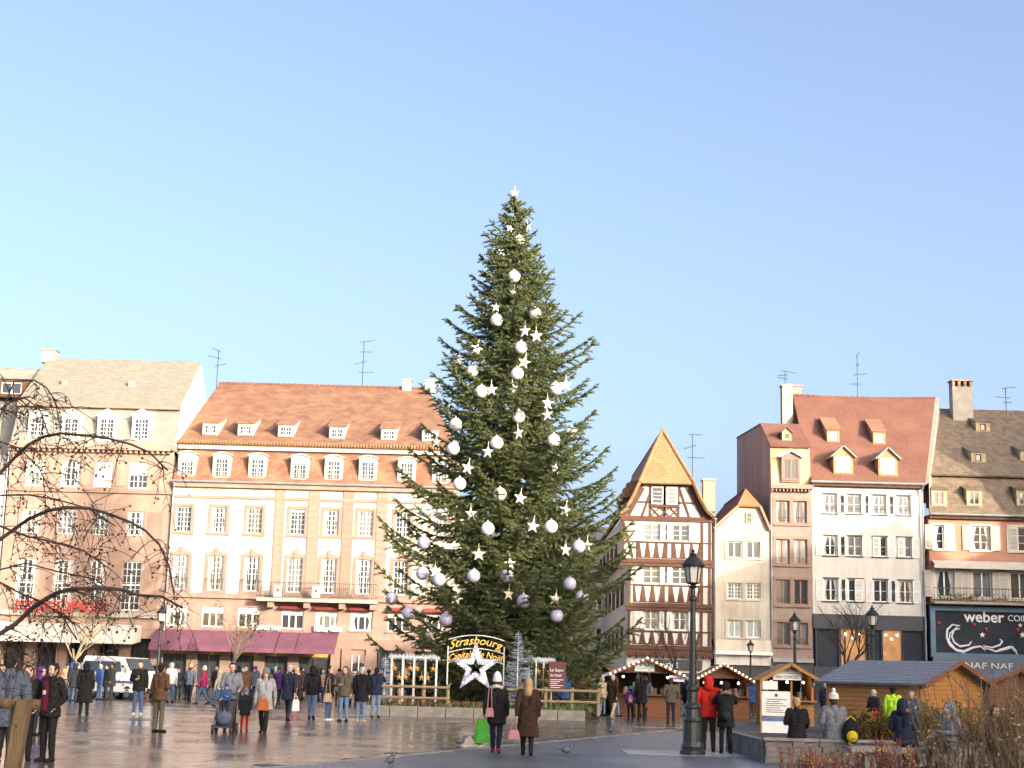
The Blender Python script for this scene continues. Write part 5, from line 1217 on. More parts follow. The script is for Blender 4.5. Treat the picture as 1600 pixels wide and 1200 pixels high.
for s_,(y0_,y1_) in enumerate(((-.3,CDp/2),(CDp+.3,CDp/2))):
    ro_ = MB().slab([(-CLn-.3,y0_,CE-.12),(.35,y0_,CE-.12),(.35,y1_,CR),(-CLn-.3,y1_,CR)],.05).build('roof','shingle_grey',ch_,loc=(0,0,0))
    sh_ = MB().box(0,.30,-.0,.26,0,.016).mesh('shingle'); sh_.materials.append(MATS['shingle_grey']); sl_ = math.atan2(CR-CE+.12,abs(y1_-y0_)); Ls = math.hypot(CR-CE+.12,abs(y1_-y0_))
    for r_ in range(9):
        for k in range(13):
            f = r_/9; x = -CLn-.3+k*.335+(.1 if r_%2 else 0)
            if s_ == 0: link('shingle',sh_,None,ro_,loc=(x,y0_+(y1_-y0_)*f,CE-.12+(CR-CE+.12)*f+.012),rot=(sl_*.86,0,0))
for y0_,y1_ in ((-.32,CDp/2),(CDp+.32,CDp/2)): MB().add([(.355+e,y,z+d) for e in (0,.03) for y,z,d in ((y0_,CE-.13,.05),(y0_,CE-.13,-.1),(y1_,CR,-.1),(y1_,CR,.05))],[(0,1,2,3),(7,6,5,4),(0,3,7,4),(1,5,6,2),(0,4,5,1),(3,2,6,7)]).build('bargeboard','stall_brown',ch_,loc=(0,0,0))
chalet(1546,1640,1135,1065,1046,60,2.6,'market_stall','dark brown stall with blue grey roof beyond the orange chalet','stall_brown','shingle_grey',False,False)
# green board and menu boards by the wine stall
q = G(1191,1117); gbd = thing('green_board',(q.x,q.y,0),'tall bright green advertising board beside the mulled wine stall','sign'); MB().box(-.24,.24,-.03,.03,.03,1.6).build('board','green_panel',gbd,loc=(0,0,0)); MB().box(-.26,.26,-.12,.12,0,.03).build('foot','dark_metal',gbd,loc=(0,0,0)); MB().box(-.12,.12,-.036,-.031,.95,1.2).build('print','white_sign',gbd,loc=(0,0,0))
q = G(1213,1160); mbd = thing('menu_board',(q.x,q.y,0),'white menu board on an orange frame at the end of the stone planter','sign')
MB().box(-.42,.42,-.03,.03,.75,1.45).build('board','paper',mbd,loc=(0,0,0)); MB().box(-.47,-.425,-.05,.05,0,1.75).box(.425,.47,-.05,.05,0,1.75).build('frame','stall_orange',mbd,loc=(0,0,0)); MB().box(-.4,.05,-.035,.02,1.5,1.74).build('upper_board','paper',mbd,loc=(0,0,0))
mb = MB()
for k in range(7): mb.box(-.3,.3-.1*(k%3),-.034,-.031,.85+k*.06,.87+k*.06)
mb.ball((0,-.03,1.34),.05,8,6,sc=(1,.1,1)); mb.build('print','dark_shop',mbd,loc=(0,0,0)); MB().box(-.42,.42,-.05,.05,.6,.72).build('blue_strip',M('blue_strip',(.06,.12,.30),.5),mbd,loc=(0,0,0)); MB().box(-.42,.42,-.04,.04,.02,.6).build('lower_board','paper',mbd,loc=(0,0,0))

# ------------------------------------------------------------------ stone planter and shrubs, right
py0 = G(1196,1192); wy = py0.y; wx = py0.x
pl_ = thing('stone_planter',(wx,wy,0),'low dry stone planter wall full of shrubs','planter',world_children=True)
rr = random.Random(31); hgt = .50
MB().box(wx+.12,wx+17,wy+.12,wy+6,0,hgt-.06).build('soil','soil',pl_)
sm = [MB().box(0,w,0,.22,0,.115).mesh('stone') for w in (.34,.46,.58,.28)]
for m_ in sm: m_.materials.append(MATS['rock_dark'])
cnt = 0
for rrow in range(4):
    x = wx+rr.uniform(0,.1)
    while x < wx+16 and cnt < 290:
        m_ = rr.choice(sm); w = max(v.co.x for v in m_.vertices)
        link('stone',m_,None,pl_,loc=rel(pl_,(x,wy+rr.uniform(-.025,.02),rrow*.118+.002))); x += w+.012; cnt += 1
for k in range(13): link('coping_stone',MB().box(0,1.2,-.05,.3,0,.06).mesh('coping_stone') if k == 0 else bpy.data.meshes['coping_stone'],'rock',pl_,loc=rel(pl_,(wx-.04+k*1.215,wy,.474)))
for k in range(4): link('side_stone',MB().box(-.02,.2,0,1.4,0,.47).mesh('side_stone') if k == 0 else bpy.data.meshes['side_stone'],'rock_dark',pl_,loc=rel(pl_,(wx,wy+.25+k*1.42,.0)))
def leafy(name,label,x0,x1,y0,y1,z0,h,n,m,seed,stem=None,sz=.05,nst=60,group=None):
    r = random.Random(seed); t = thing(name,((x0+x1)/2,(y0+y1)/2,z0),label,'shrub',group); lm = MB(); s = MB(); cx,cy = (x0+x1)/2,(y0+y1)/2
    tips = []
    for i in range(nst):
        bx,by = r.uniform(x0,x1)-cx,r.uniform(y0,y1)-cy; L = h*r.uniform(.55,1.1); p = Vector((bx,by,-.05)); d = Vector((r.uniform(-.25,.25),r.uniform(-.25,.25),1)).normalized(); pts = [p.copy()]
        for k in range(4): d = (d+Vector((r.uniform(-.18,.18),r.uniform(-.18,.18),0))).normalized(); p = p+d*L/4; pts.append(p.copy())
        s.tube(pts,[.011,.009,.007,.005,.003],4); tips.append(pts)
        for q in range(5):
            b0 = r.choice(pts[1:4]); dd = (d+Vector((r.uniform(-.7,.7),r.uniform(-.7,.7),r.uniform(0,.5)))).normalized(); e = b0+dd*L*r.uniform(.2,.4); s.tube([b0,b0.lerp(e,.5)+Vector((0,0,.02)),e],[.006,.004,.002],3); tips.append([b0,e])
    for i in range(n):
        pts = r.choice(tips); k = r.randrange(len(pts)-1); p = pts[k].lerp(pts[k+1],r.random())+Vector((r.gauss(0,.03),r.gauss(0,.03),r.gauss(0,.03))); a = r.uniform(0,6.28); u = Vector((math.cos(a),math.sin(a),r.uniform(-.7,.7)))*sz*r.uniform(.6,1.3); v = Vector((-math.sin(a),math.cos(a),r.uniform(-.6,.6)))*sz*.5
        lm.add([p-u,p-v,p+u,p+v],[(0,1,2,3)])
    s.build('stems',stem or 'twig',t,loc=(0,0,0))
    if n: lm.build('leaves',m,t,loc=(0,0,0))
    return t
M('twig_tan',(.17,.115,.07),.9,(.11,.075,.045),6)
leafmat('hedge',(.16,.15,.03),(.27,.22,.05),(.30,.18,.05),.8,2.0)
X = lambda p,y: PX(p,1150,y)
leafy('hedge_shrub','dense yellow green hedge shrub in the stone planter before the orange chalet',X(1305,wy+2),X(1440,wy+2),wy+1.2,wy+2.6,.42,.72,8000,'hedge',1,nst=120)
leafy('hedge_shrub','sparse yellow leaved shrub at the far end of the stone planter',X(1440,wy+2),X(1600,wy+2),wy+1.2,wy+3,.42,.95,4000,'hedge',2,nst=110)
leafy('red_stemmed_shrub','red stemmed shrub with few yellow leaves before the stone wall',X(1215,29),X(1330,29),27.6,29.4,0,.62,260,'leaf_gold',3,'red_stem',.045,60)
leafy('red_stemmed_shrub','red stemmed shrub with scattered leaves before the seated man',X(1335,28),X(1440,28),27,28.8,0,.85,300,'leaf_gold',4,'red_stem',.045,60)
leafy('bare_shrub','tall bare grey brown shrub with upright stems at the planter',X(1440,26),X(1530,26),24.6,26.4,0,1.9,260,'leaf_gold',5,'twig_tan',.04,50)
leafy('bare_shrub','dense bare twiggy shrub beside the hooded woman',X(1535,25),X(1640,25),23.6,25.6,0,2.1,300,'leaf_gold',6,'twig_tan',.04,70)
leafy('low_shrub','low grey green shrub on the stone planter',X(1425,wy+.7),X(1475,wy+.7),wy+.4,wy+1.0,.42,.35,1500,'leaf_green',7,'twig',.04,40)

# ------------------------------------------------------------------ wooden tree guard and overhanging tree, left
gd = thing('wooden_tree_guard',(PX(30,1200,13),13,0),'weathered wooden post and rail guard under the overhanging branches','fence',world_children=True)
a = P(27,1110,13); b_ = P(47,1100,13.05)
MB().tube([(a.x-.07,13.1,-.05),(a.x+.0,13.0,P(27,1103,13).z)],[.06,.055],10).build('post','wood_post',gd)
MB().add([(b_.x-.16+s*.055-.0,12.93+e*.11,0) for s,e in ((-1,0),(1,0),(1,1),(-1,1))]+[(b_.x+s*.055,12.85+e*.11,P(47,1092,13).z) for s,e in ((-1,0),(1,0),(1,1),(-1,1))],[(0,1,2,3),(4,5,6,7),(0,1,5,4),(1,2,6,5),(2,3,7,6),(3,0,4,7)]).build('brace','wood_post',gd)
r0,r1_ = P(-30,1098,12.9),P(63,1101,13.0); MB().tube([r0,r1_],.045,10).build('rail','wood_post',gd)
MB().tube([(r0.x,13.1,-.05),(r0.x,13.0,r0.z+.05)],.06,10).build('post','wood_post',gd)
ot = thing('overhanging_tree',(PX(-330,1100,12.5),12.5,0),'dark bare branches with hanging seed balls of an overhanging tree','tree',world_children=True)
ox = ot.location.x
MB().tube([(ox,12.5,-.1),(ox+.1,12.5,2.0),(ox+.05,12.5,4.5),(ox+.2,12.4,6.5)],[.30,.24,.18,.08],12).build('trunk','bark',ot,smooth=True)
limbs = [([(-150,1010),(0,990),(24,975),(54,947),(87,927),(113,920),(169,919),(188,921),(217,930),(253,932),(285,950)],.045,12.2),
 ([(-150,900),(0,843),(22,827),(43,812),(74,798),(104,793),(139,794),(173,804),(206,817),(227,829),(249,851),(264,884),(272,930)],.034,12.6),
 ([(-150,830),(0,739),(22,716),(43,696),(69,682),(95,677),(139,681),(169,685),(204,694),(234,707),(262,735)],.030,12.0),
 ([(-150,790),(0,774),(43,773),(87,780),(140,795),(180,822)],.016,12.9),([(-150,840),(0,822),(43,838),(87,848),(130,860),(165,885)],.018,11.8),
 ([(-120,880),(0,910),(32,927),(65,940),(98,964),(120,1000)],.018,12.4),([(-150,690),(0,650),(22,596),(54,594),(72,605),(87,627),(92,660)],.014,12.7),
 ([(-150,720),(0,640),(20,625),(40,622),(62,640),(75,675)],.013,12.1),([(-150,1000),(0,1003),(20,1020),(38,1055)],.016,12.3),([(-60,930),(0,890),(40,880),(90,893),(150,905),(190,940)],.013,12.8),
 ([(-60,720),(0,690),(30,700),(60,730),(80,770)],.012,12.5)]
rr = random.Random(77); tw = MB(); sb = MB(); balls_ = []
for pts,r_,Y in limbs:
    W = [P(a,b_,Y+.25*math.sin(i*.9)) for i,(a,b_) in enumerate(pts)]
    zt_ = min(6,max(1.5,W[0].z-.4)); W = [Vector((ox+.05,12.5,zt_)),Vector((ox,12.5,zt_)).lerp(W[0],.5)+Vector((0,0,.15))]+W
    n = len(W); MB().tube(W,[r_*.5*(1-.8*i/n)+.003 for i in range(n)],7).build('limb','twig',ot,smooth=True)
    for k in range(int(8+r_*330)):
        i = rr.randrange(3,n-1) if n > 5 else n-2; p = W[i].lerp(W[i+1],rr.random()); L = rr.uniform(.15,.75); d = Vector((rr.uniform(-.2,.9),rr.uniform(-.6,.6),rr.uniform(-.6,.3))).normalized(); q = p.copy(); pp_ = [p]; m_ = 7
        for j in range(m_): d = (d+Vector((rr.uniform(-.22,.22),rr.uniform(-.2,.2),-.20+rr.uniform(-.15,.1)))).normalized(); q = q+d*L/m_; pp_.append(q.copy())
        tw.tube(pp_,[.0042*(1-.7*j/m_) for j in range(m_+1)],4)
        for s in range(5):
            c = rr.choice(pp_[1:]); d2 = Vector((rr.uniform(-1,1),rr.uniform(-.6,.6),rr.uniform(-1,.35))).normalized(); e = c+d2*rr.uniform(.05,.22); tw.tube([c,c.lerp(e,.5)+Vector((0,0,.01)),e],[.004,.003,.002],3)
            if rr.random() < .7: balls_.append(e)
        balls_.append(q)
tag(tw.build('twigs','twig',ot),kind='stuff')
for p in balls_: sb.ball(p,rr.uniform(.006,.012),5,4)
tag(sb.build('seed_balls','twig',ot),kind='stuff')

# ------------------------------------------------------------------ white van
q = G(192,1093); vn = thing('white_van',(q.x,q.y,0),'white van parked in front of the store canopy','van',rz=R(-38))
L_ = 2.35; W2 = .95
pr = [(-L_,.35),(L_,.35),(L_,1.0),(L_-.15,1.15),(L_-.95,1.35),(L_-1.55,2.05),(-L_+.15,2.12),(-L_,1.9)]
mb = MB(); n = len(pr); vs = [(x,-W2+(0.12 if z > 1.3 else 0),z) for x,z in pr]+[(x,W2-(0.12 if z > 1.3 else 0),z) for x,z in pr]
mb.add(vs,[list(range(n)),list(range(2*n-1,n-1,-1))]+[(i,i+n,(i+1)%n+n,(i+1)%n) for i in range(n)]); o = mb.build('body','van_white',vn,loc=(0,0,0))
md = o.modifiers.new('b','BEVEL'); md.width = .07; md.segments = 3
for xa,xb in ((-2.1,-.9),(-.8,.25),(.35,.95)): MB().add([(xa,-W2+.03,1.36),(xb,-W2+.03,1.36),(xb-(.25 if xb > .9 else 0),-W2+.105,1.86),(xa,-W2+.105,1.86)],[(0,1,2,3)]).build('side_window','glass',vn,loc=(0,-.035,0))
MB().add([(L_-.98,-.78,1.4),(L_-.98,.78,1.4),(L_-1.5,.74,2.0),(L_-1.5,-.74,2.0)],[(0,1,2,3)]).build('windscreen','glass',vn,loc=(.04,0,.03))
MB().box(-L_+.1,L_-.1,-W2-.012,-W2+.02,.85,.93).build('side_stripe',M('blue_stripe',(.05,.09,.25),.5),vn,loc=(0,0,0))
MB().box(L_-.05,L_+.06,-.9,.9,.35,.6).build('bumper','dark_metal',vn,loc=(0,0,0))
for s in (-1,1): MB().box(L_-.1,L_+.012,s*.7-.14,s*.7+.14,.78,.98).build('headlight','chrome',vn,loc=(0,0,0))
wmesh = None
for x in (-1.45,1.45):
    for s in (-1,1):
        w = MB(); w.tube([(0,-.11,0),(0,.11,0)],.34,20); ty = w.build('tyre','rubber',vn,loc=(x,s*.83,.34)); MB().tube([(0,-.118,0),(0,.118,0)],.2,14).build('rim','chrome',ty,loc=(0,0,0))

# ------------------------------------------------------------------ bicycles
def bicycle(x,y,rz,m,label,s=1.0):
    t = thing('bicycle',(x,y,0),label,'bicycle',rz=rz)
    for wx_ in (-.52,.52):
        mb = MB(); mb.tube([(wx_+.33*math.cos(a*math.pi/12),0,.35+.33*math.sin(a*math.pi/12)) for a in range(25)],.018,5,cap=False); w = mb.build('wheel','rubber',t,loc=(0,0,0))
        mb = MB()
        for k in range(10): a = k*math.pi/5; mb.tube([(wx_,0,.35),(wx_+.32*math.cos(a),0,.35+.32*math.sin(a))],.003,3)
        mb.tube([(wx_,-.04,.35),(wx_,.04,.35)],.03,6); mb.build('spokes','chrome',w,loc=(0,0,0))
        mb = MB(); mb.tube([(wx_+.37*math.cos(a*math.pi/12),0,.35+.37*math.sin(a*math.pi/12)) for a in range(1,12)],.016,4); mb.build('mudguard',m,t,loc=(0,0,0))
    f = MB(); f.tube([(-.52,0,.35),(-.1,0,.33),(-.22,0,.88)],.018,6).tube([(-.1,0,.33),(.36,0,.78)],.02,6).tube([(-.18,0,.6),(.36,0,.68)],.018,6).tube([(-.52,0,.35),(-.2,0,.75)],.012,5).tube([(.52,0,.35),(.36,0,.85),(.33,0,1.02)],.017,6); f.build('frame',m,t,loc=(0,0,0))
    MB().tube([(.25,-.28,1.02),(.36,-.18,1.06),(.34,0,1.03),(.36,.18,1.06),(.25,.28,1.02)],.014,6).build('handlebar','chrome',t,loc=(0,0,0))
    MB().ball((-.24,0,.93),.12,10,6,sc=(1.1,.75,.35)).build('saddle','rubber',t,loc=(0,0,0))
    MB().box(-.75,-.35,-.06,.06,.72,.74).build('carrier','chrome',t,loc=(0,0,0)); MB().tube([(-.1,-.12,.2),(-.1,-.05,.33),(-.1,.05,.33),(-.1,.12,.46)],.012,5).build('pedals','rubber',t,loc=(0,0,0))
    return t
q = G(720,1113); bicycle(q.x,q.y,R(12),'van_white','white bicycle standing in front of the star sign')
q = G(108,1093); bicycle(q.x,q.y,R(5),'dark_metal','dark bicycle parked by the pale bare tree')
q = G(318,1093); bicycle(q.x,q.y,R(-15),'dark_metal','dark bicycle leaning by the tavern terrace')
# pigeons
pg = MB().ball((0,0,.11),.075,10,8,sc=(1.5,.95,.9)).ball((.12,0,.2),.035,8,6).tube([(.06,0,.13),(.11,0,.19)],[.05,.032],8).add([(-.08,-.04,.11),(-.08,.04,.11),(-.24,.05,.09),(-.24,-.05,.09),(-.08,0,.13)],[(0,1,2,3),(0,3,4),(1,4,2),(2,4,3)]).tube([(.15,0,.2),(.18,0,.195)],[.01,.002],4).tube([(.01,.025,.06),(.01,.025,0)],.006,4).tube([(.01,-.025,.06),(.01,-.025,0)],.006,4).mesh('pigeon',True)
pg.materials.append(M('pigeon_grey',(.10,.11,.13),.7,(.05,.055,.065),14))
for i,(a,b_,rz) in enumerate(((718,1166,20),(748,1167,160),(885,1180,5),(955,1147,80),(610,1198,75),(1148,1160,40))):
    q = G(a,b_); o = link('pigeon',pg,None,None,loc=q,rot=(0,0,R(rz))); o.scale = (1.15,)*3; tag(o,['grey pigeon walking near the woman with the green bag','grey pigeon just behind the green shopping bag','grey pigeon walking right on the setts past the fur coat','grey pigeon standing near the edge of the slabs','dark pigeon alone on the foreground setts','grey pigeon beside the couple at the tall lamp'][i],'pigeon','pigeons on the square')
# ------------------------------------------------------------------ people
BODY = {}
def arm_pts(mode, s):
    sh = Vector((s*.185,.0,1.415))
    if mode == 'down': el,wr,hd = (s*.245,.035,1.14),(s*.25,-.03,.90),(s*.245,-.06,.82)
    elif mode == 'swingf': el,wr,hd = (s*.235,-.06,1.15),(s*.225,-.22,.96),(s*.215,-.28,.90)
    elif mode == 'swingb': el,wr,hd = (s*.24,.13,1.15),(s*.25,.17,.91),(s*.25,.17,.83)
    elif mode == 'up': el,wr,hd = (s*.27,-.16,1.27),(s*.12,-.30,1.50),(s*.08,-.33,1.57)
    elif mode == 'fwd': el,wr,hd = (s*.25,-.03,1.14),(s*.22,-.28,1.05),(s*.20,-.36,1.03)
    elif mode == 'bend': el,wr,hd = (s*.26,.03,1.14),(s*.12,-.22,1.13),(s*.06,-.25,1.15)
    elif mode == 'pocket': el,wr,hd = (s*.29,.06,1.15),(s*.20,-.06,.98),(s*.17,-.07,.93)
    elif mode == 'raise': el,wr,hd = (s*.30,-.10,1.52),(s*.24,-.16,1.77),(s*.23,-.17,1.85)
    return sh,Vector(el),Vector(wr),Vector(hd)
def body(pose, coat, hair):
    key = (pose,coat,hair)
    if key in BODY: return BODY[key]
    stride = {'walk':.26,'step':.14}.get(pose,0.0); sit = pose == 'sit'
    aL,aR = {'walk':('swingf','swingb'),'step':('swingb','down'),'photo':('up','up'),'push':('fwd','fwd'),'bend':('down','bend'),'pocket':('pocket','pocket'),'sit':('bend','fwd'),'raise':('down','raise')}.get(pose,('down','down'))
    PR = []   # (a,b,ra,rb,region)
    def cap(a,b,ra,rb,g): PR.append((Vector(a),Vector(b),ra,rb,g))
    for s,ft in ((1,-stride),(-1,stride)):
        hip = Vector((s*.085,0,.90))
        if sit: kn = Vector((s*.12,-.42,.92)); an = Vector((s*.12,-.46,.50))
        elif ft < 0: kn = Vector((s*.09,ft*.62-.03,.50)); an = Vector((s*.085,ft,.10))
        elif ft > 0: kn = Vector((s*.09,ft*.35-.04,.49)); an = Vector((s*.085,ft+.02,.10+.18*stride))
        else: kn = Vector((s*.10,-.012,.49)); an = Vector((s*.11,.01,.10))
        cap(hip,kn,.098,.066,3); cap(kn,kn.lerp(an,.35),.066,.066,3); cap(kn.lerp(an,.35),an,.066,.052,3)
        tilt = .05 if ft > 0 else 0
        cap(an+Vector((0,.03,-.045)),an+Vector((s*.015,-.15,-.058-tilt)),.05,.038,4)
    cap((.06,0,.93),(.06,.0,1.06),.115,.115,2 if coat != 'none' else 3); cap((-.06,0,.93),(-.06,0,1.06),.115,.115,2 if coat != 'none' else 3)
    for s in (-1,1): cap((s*.065,.0,1.04),(s*.09,.0,1.30),.12,.125,2); cap((s*.07,.01,1.3),(s*.155,.01,1.41),.115,.08,2)
    cap((0,.015,1.40),(0,.01,1.47),.085,.07,2); cap((0,.01,1.45),(0,-.005,1.54),.056,.054,0)
    for s,md in ((1,aL),(-1,aR)):
        sh,el,wr,hd = arm_pts(md,s)
        cap(sh,el,.078,.062,2); cap(el,wr,.062,.047,2); cap(wr,hd,.034,.032,0)
    # head, hair
    cap((0,-.012,1.585),(0,-.005,1.635),.078,.088,0); cap((0,-.045,1.55),(0,-.05,1.56),.05,.05,0); cap((0,-.092,1.60),(0,-.105,1.582),.012,.016,0)
    for s in (-1,1): cap((s*.085,.0,1.60),(s*.085,.005,1.625),.016,.018,0)
    if hair != 'bald': cap((0,.018,1.645),(0,.02,1.655),.096,.092,1); cap((0,.045,1.58),(0,.03,1.62),.072,.085,1)
    if hair == 'long':
        cap((0,.06,1.60),(0,.085,1.40),.085,.075,1)
        for s in (-1,1): cap((s*.075,.02,1.62),(s*.085,.0,1.44),.04,.035,1)
    if hair == 'hood':
        cap((0,.04,1.62),(0,.04,1.64),.125,.12,2); cap((0,.07,1.5),(0,.06,1.58),.11,.12,2)
    if hair == 'scarf':
        cap((-.03,.0,1.475),(.03,.0,1.475),.10,.10,5)
    SK = []
    hem = {'short':.80,'mid':.66,'long':.42,'none':None}[coat]
    if hem and not sit: SK.append((hem,1.12,.215 if coat == 'short' else .235 if coat == 'mid' else .27,.185,.74,2))
    if sit and coat != 'none': SK.append((.80,1.12,.235,.185,.85,2))
    mb = MB()
    for a,b,ra,rb,g in PR:
        if (b-a).length > 1e-4: mb.tube([a,b],[ra,rb],12)
        mb.ball(a,ra,12,8); mb.ball(b,rb,12,8)
    for z0,z1,r0,r1,ry,g in SK: mb.lathe([(r0,z0),(r0*.97,z0+.1*(z1-z0)),((r0+r1)/2,(z0+z1)/2),(r1,z1)],20,sy=ry)
    me = mb.mesh('b'); o = bpy.data.objects.new('b',me); C.objects.link(o)
    rm = o.modifiers.new('r','REMESH'); rm.mode = 'VOXEL'; rm.voxel_size = .0155
    sm_ = o.modifiers.new('s','SMOOTH'); sm_.factor = .5; sm_.iterations = 4
    dg = bpy.context.evaluated_depsgraph_get(); m2 = bpy.data.meshes.new_from_object(o.evaluated_get(dg)); bpy.data.objects.remove(o); bpy.data.meshes.remove(me)
    n = len(m2.polygons); cen = np.zeros(n*3); m2.polygons.foreach_get('center',cen); cen = cen.reshape(-1,3)
    best = np.full(n,1e9); reg = np.zeros(n,int)
    for a,b,ra,rb,g in PR:
        A = np.array(a); AB = np.array(b)-A; t = np.clip(((cen-A)@AB)/max(AB@AB,1e-9),0,1); d = np.linalg.norm(cen-A-t[:,None]*AB,axis=1)-(ra+(rb-ra)*t)
        d -= {1:.006,2:.004,5:.01}.get(g,0); u = d < best; best[u] = d[u]; reg[u] = g
    for z0,z1,r0,r1,ry,g in SK:
        t = np.clip((cen[:,2]-z0)/(z1-z0),0,1); rr_ = r0+(r1-r0)*t; d = np.abs(np.sqrt(cen[:,0]**2+(cen[:,1]/ry)**2)-rr_)*.8+np.maximum(0,z0-cen[:,2])+np.maximum(0,cen[:,2]-z1); d -= .02; u = d < best; best[u] = d[u]; reg[u] = g
    # the face stays skin in front of the hair line
    f = (cen[:,1] < -.045)&(cen[:,2] > 1.52)&(cen[:,2] < 1.675)&(reg == 1)&(np.abs(cen[:,0]) < .07); reg[f] = 0
    # add fingers, eyes and lips
    ex = MB()
    for s,md in ((1,aL),(-1,aR)):
        sh,el,wr,hd = arm_pts(md,s); d = (hd-wr).normalized(); side = Vector((0,1,0)) if abs(d.y) < .6 else Vector((1,0,0)); side = (side-d*side.dot(d)).normalized(); inn = d.cross(side)*s
        for k in range(4):
            b0 = hd+side*(.024-.016*k)+d*.022; ln = (.066,.076,.072,.056)[k]; ex.tube([b0,b0+d*ln*.5+inn*.004,b0+d*ln*.85-inn*.012,b0+d*ln-inn*.024],[.0095,.009,.008,.006],6,0)
        b0 = wr.lerp(hd,.45)+side*.028; ex.tube([b0,b0+d*.03+side*.02,b0+d*.06+side*.024-inn*.01],[.011,.010,.007],6,0)
    for s in (-1,1): ex.ball((s*.031,-.087,1.615),.0105,6,5,1)
    ex.ball((0,-.094,1.556),.02,8,5,6,sc=(1,.4,.3))
    k0 = len(m2.vertices); vs = np.zeros(k0*3); m2.vertices.foreach_get('co',vs)
    vr = np.zeros(k0,int)
    for p in m2.polygons:
        for v_ in p.vertices: vr[v_] = reg[p.index]
    from mathutils import noise as NZ
    vs = vs.reshape(-1,3)
    for v_ in m2.vertices:      # folds in the cloth
        if vr[v_.index] in (2,3,5):
            c_ = v_.co; a_ = .011 if vr[v_.index] != 3 else .007
            vs[v_.index] += np.array(v_.normal)*a_*(NZ.noise(Vector((c_.x*11,c_.y*11,c_.z*17)))+.6*NZ.noise(Vector((c_.x*25,c_.y*25,c_.z*30))))
    fs = [list(p.vertices) for p in m2.polygons]
    fin = bpy.data.meshes.new('person_body'); fin.from_pydata(vs.reshape(-1,3).tolist()+[tuple(v) for v in ex.v],[],fs+[[i+k0 for i in f_] for f_ in ex.f])
    fin.polygons.foreach_set('material_index',list(reg)+ex.m); fin.polygons.foreach_set('use_smooth',[True]*len(fin.polygons)); fin.update()
    bpy.data.meshes.remove(m2)
    for nm in range(7): fin.materials.append(MATS['skin'])
    BODY[key] = fin; return fin
M('skin',(.52,.32,.23),.6,(.46,.27,.19),8); M('lip',(.36,.13,.11),.5)
CL = {'black':(.012,.012,.014),'navy':(.016,.022,.045),'dark':(.022,.023,.028),'grey':(.16,.17,.19),'ltgrey':(.30,.31,.33),'blue':(.03,.07,.22),'jeans':(.06,.11,.22),'ltjeans':(.14,.22,.34),'brown':(.10,.05,.025),'dkbrown':(.035,.018,.013),'olive':(.10,.085,.06),'maroon':(.12,.014,.028),'red':(.45,.02,.015),'magenta':(.28,.02,.08),'purple':(.10,.03,.18),'teal':(.05,.32,.38),'white':(.66,.65,.62),'yellow':(.62,.45,.02),'orange':(.36,.10,.03),'tan':(.40,.26,.16),'beige':(.42,.36,.28),'green':(.05,.26,.03),'hivis':(.45,.75,.04),'pink':(.36,.17,.19),'blond':(.38,.26,.12),'dkhair':(.02,.014,.010),'brhair':(.07,.035,.018),'grhair':(.42,.41,.40),'camo':(.16,.13,.10),'steel':(.08,.10,.14)}
def cloth(c):
    k = 'cloth_'+c; col = CL[c]; return mat(k,col,.85,tuple(v*.72 for v in col),7,bump=.25,bscale=24,spec=.2)
HAT = {}
def hat_mesh(kind):
    if kind in HAT: return HAT[kind]
    mb = MB()
    if kind == 'beanie': mb.lathe([(.108,0),(.112,.03),(.106,.035),(.104,.075),(.085,.125),(.045,.155),(.01,.162)],14,sy=1.08)
    elif kind == 'pompom': mb.lathe([(.108,0),(.112,.03),(.106,.035),(.104,.08),(.08,.13),(.03,.16)],14,sy=1.08); mb.ball((0,0,.19),.045,10,8)
    elif kind == 'tall': mb.lathe([(.108,0),(.113,.04),(.105,.045),(.10,.12),(.075,.19),(.03,.235),(.01,.24)],14,sy=1.08)
    elif kind == 'cap': mb.lathe([(.105,0),(.105,.05),(.085,.10),(.03,.125)],14,sy=1.08); mb.add([(-.07,-.09,.01),(.07,-.09,.01),(.06,-.19,-.005),(-.06,-.19,-.005)],[(0,1,2,3)])
    HAT[kind] = mb.mesh('hat',True); return HAT[kind]
NP = [0]
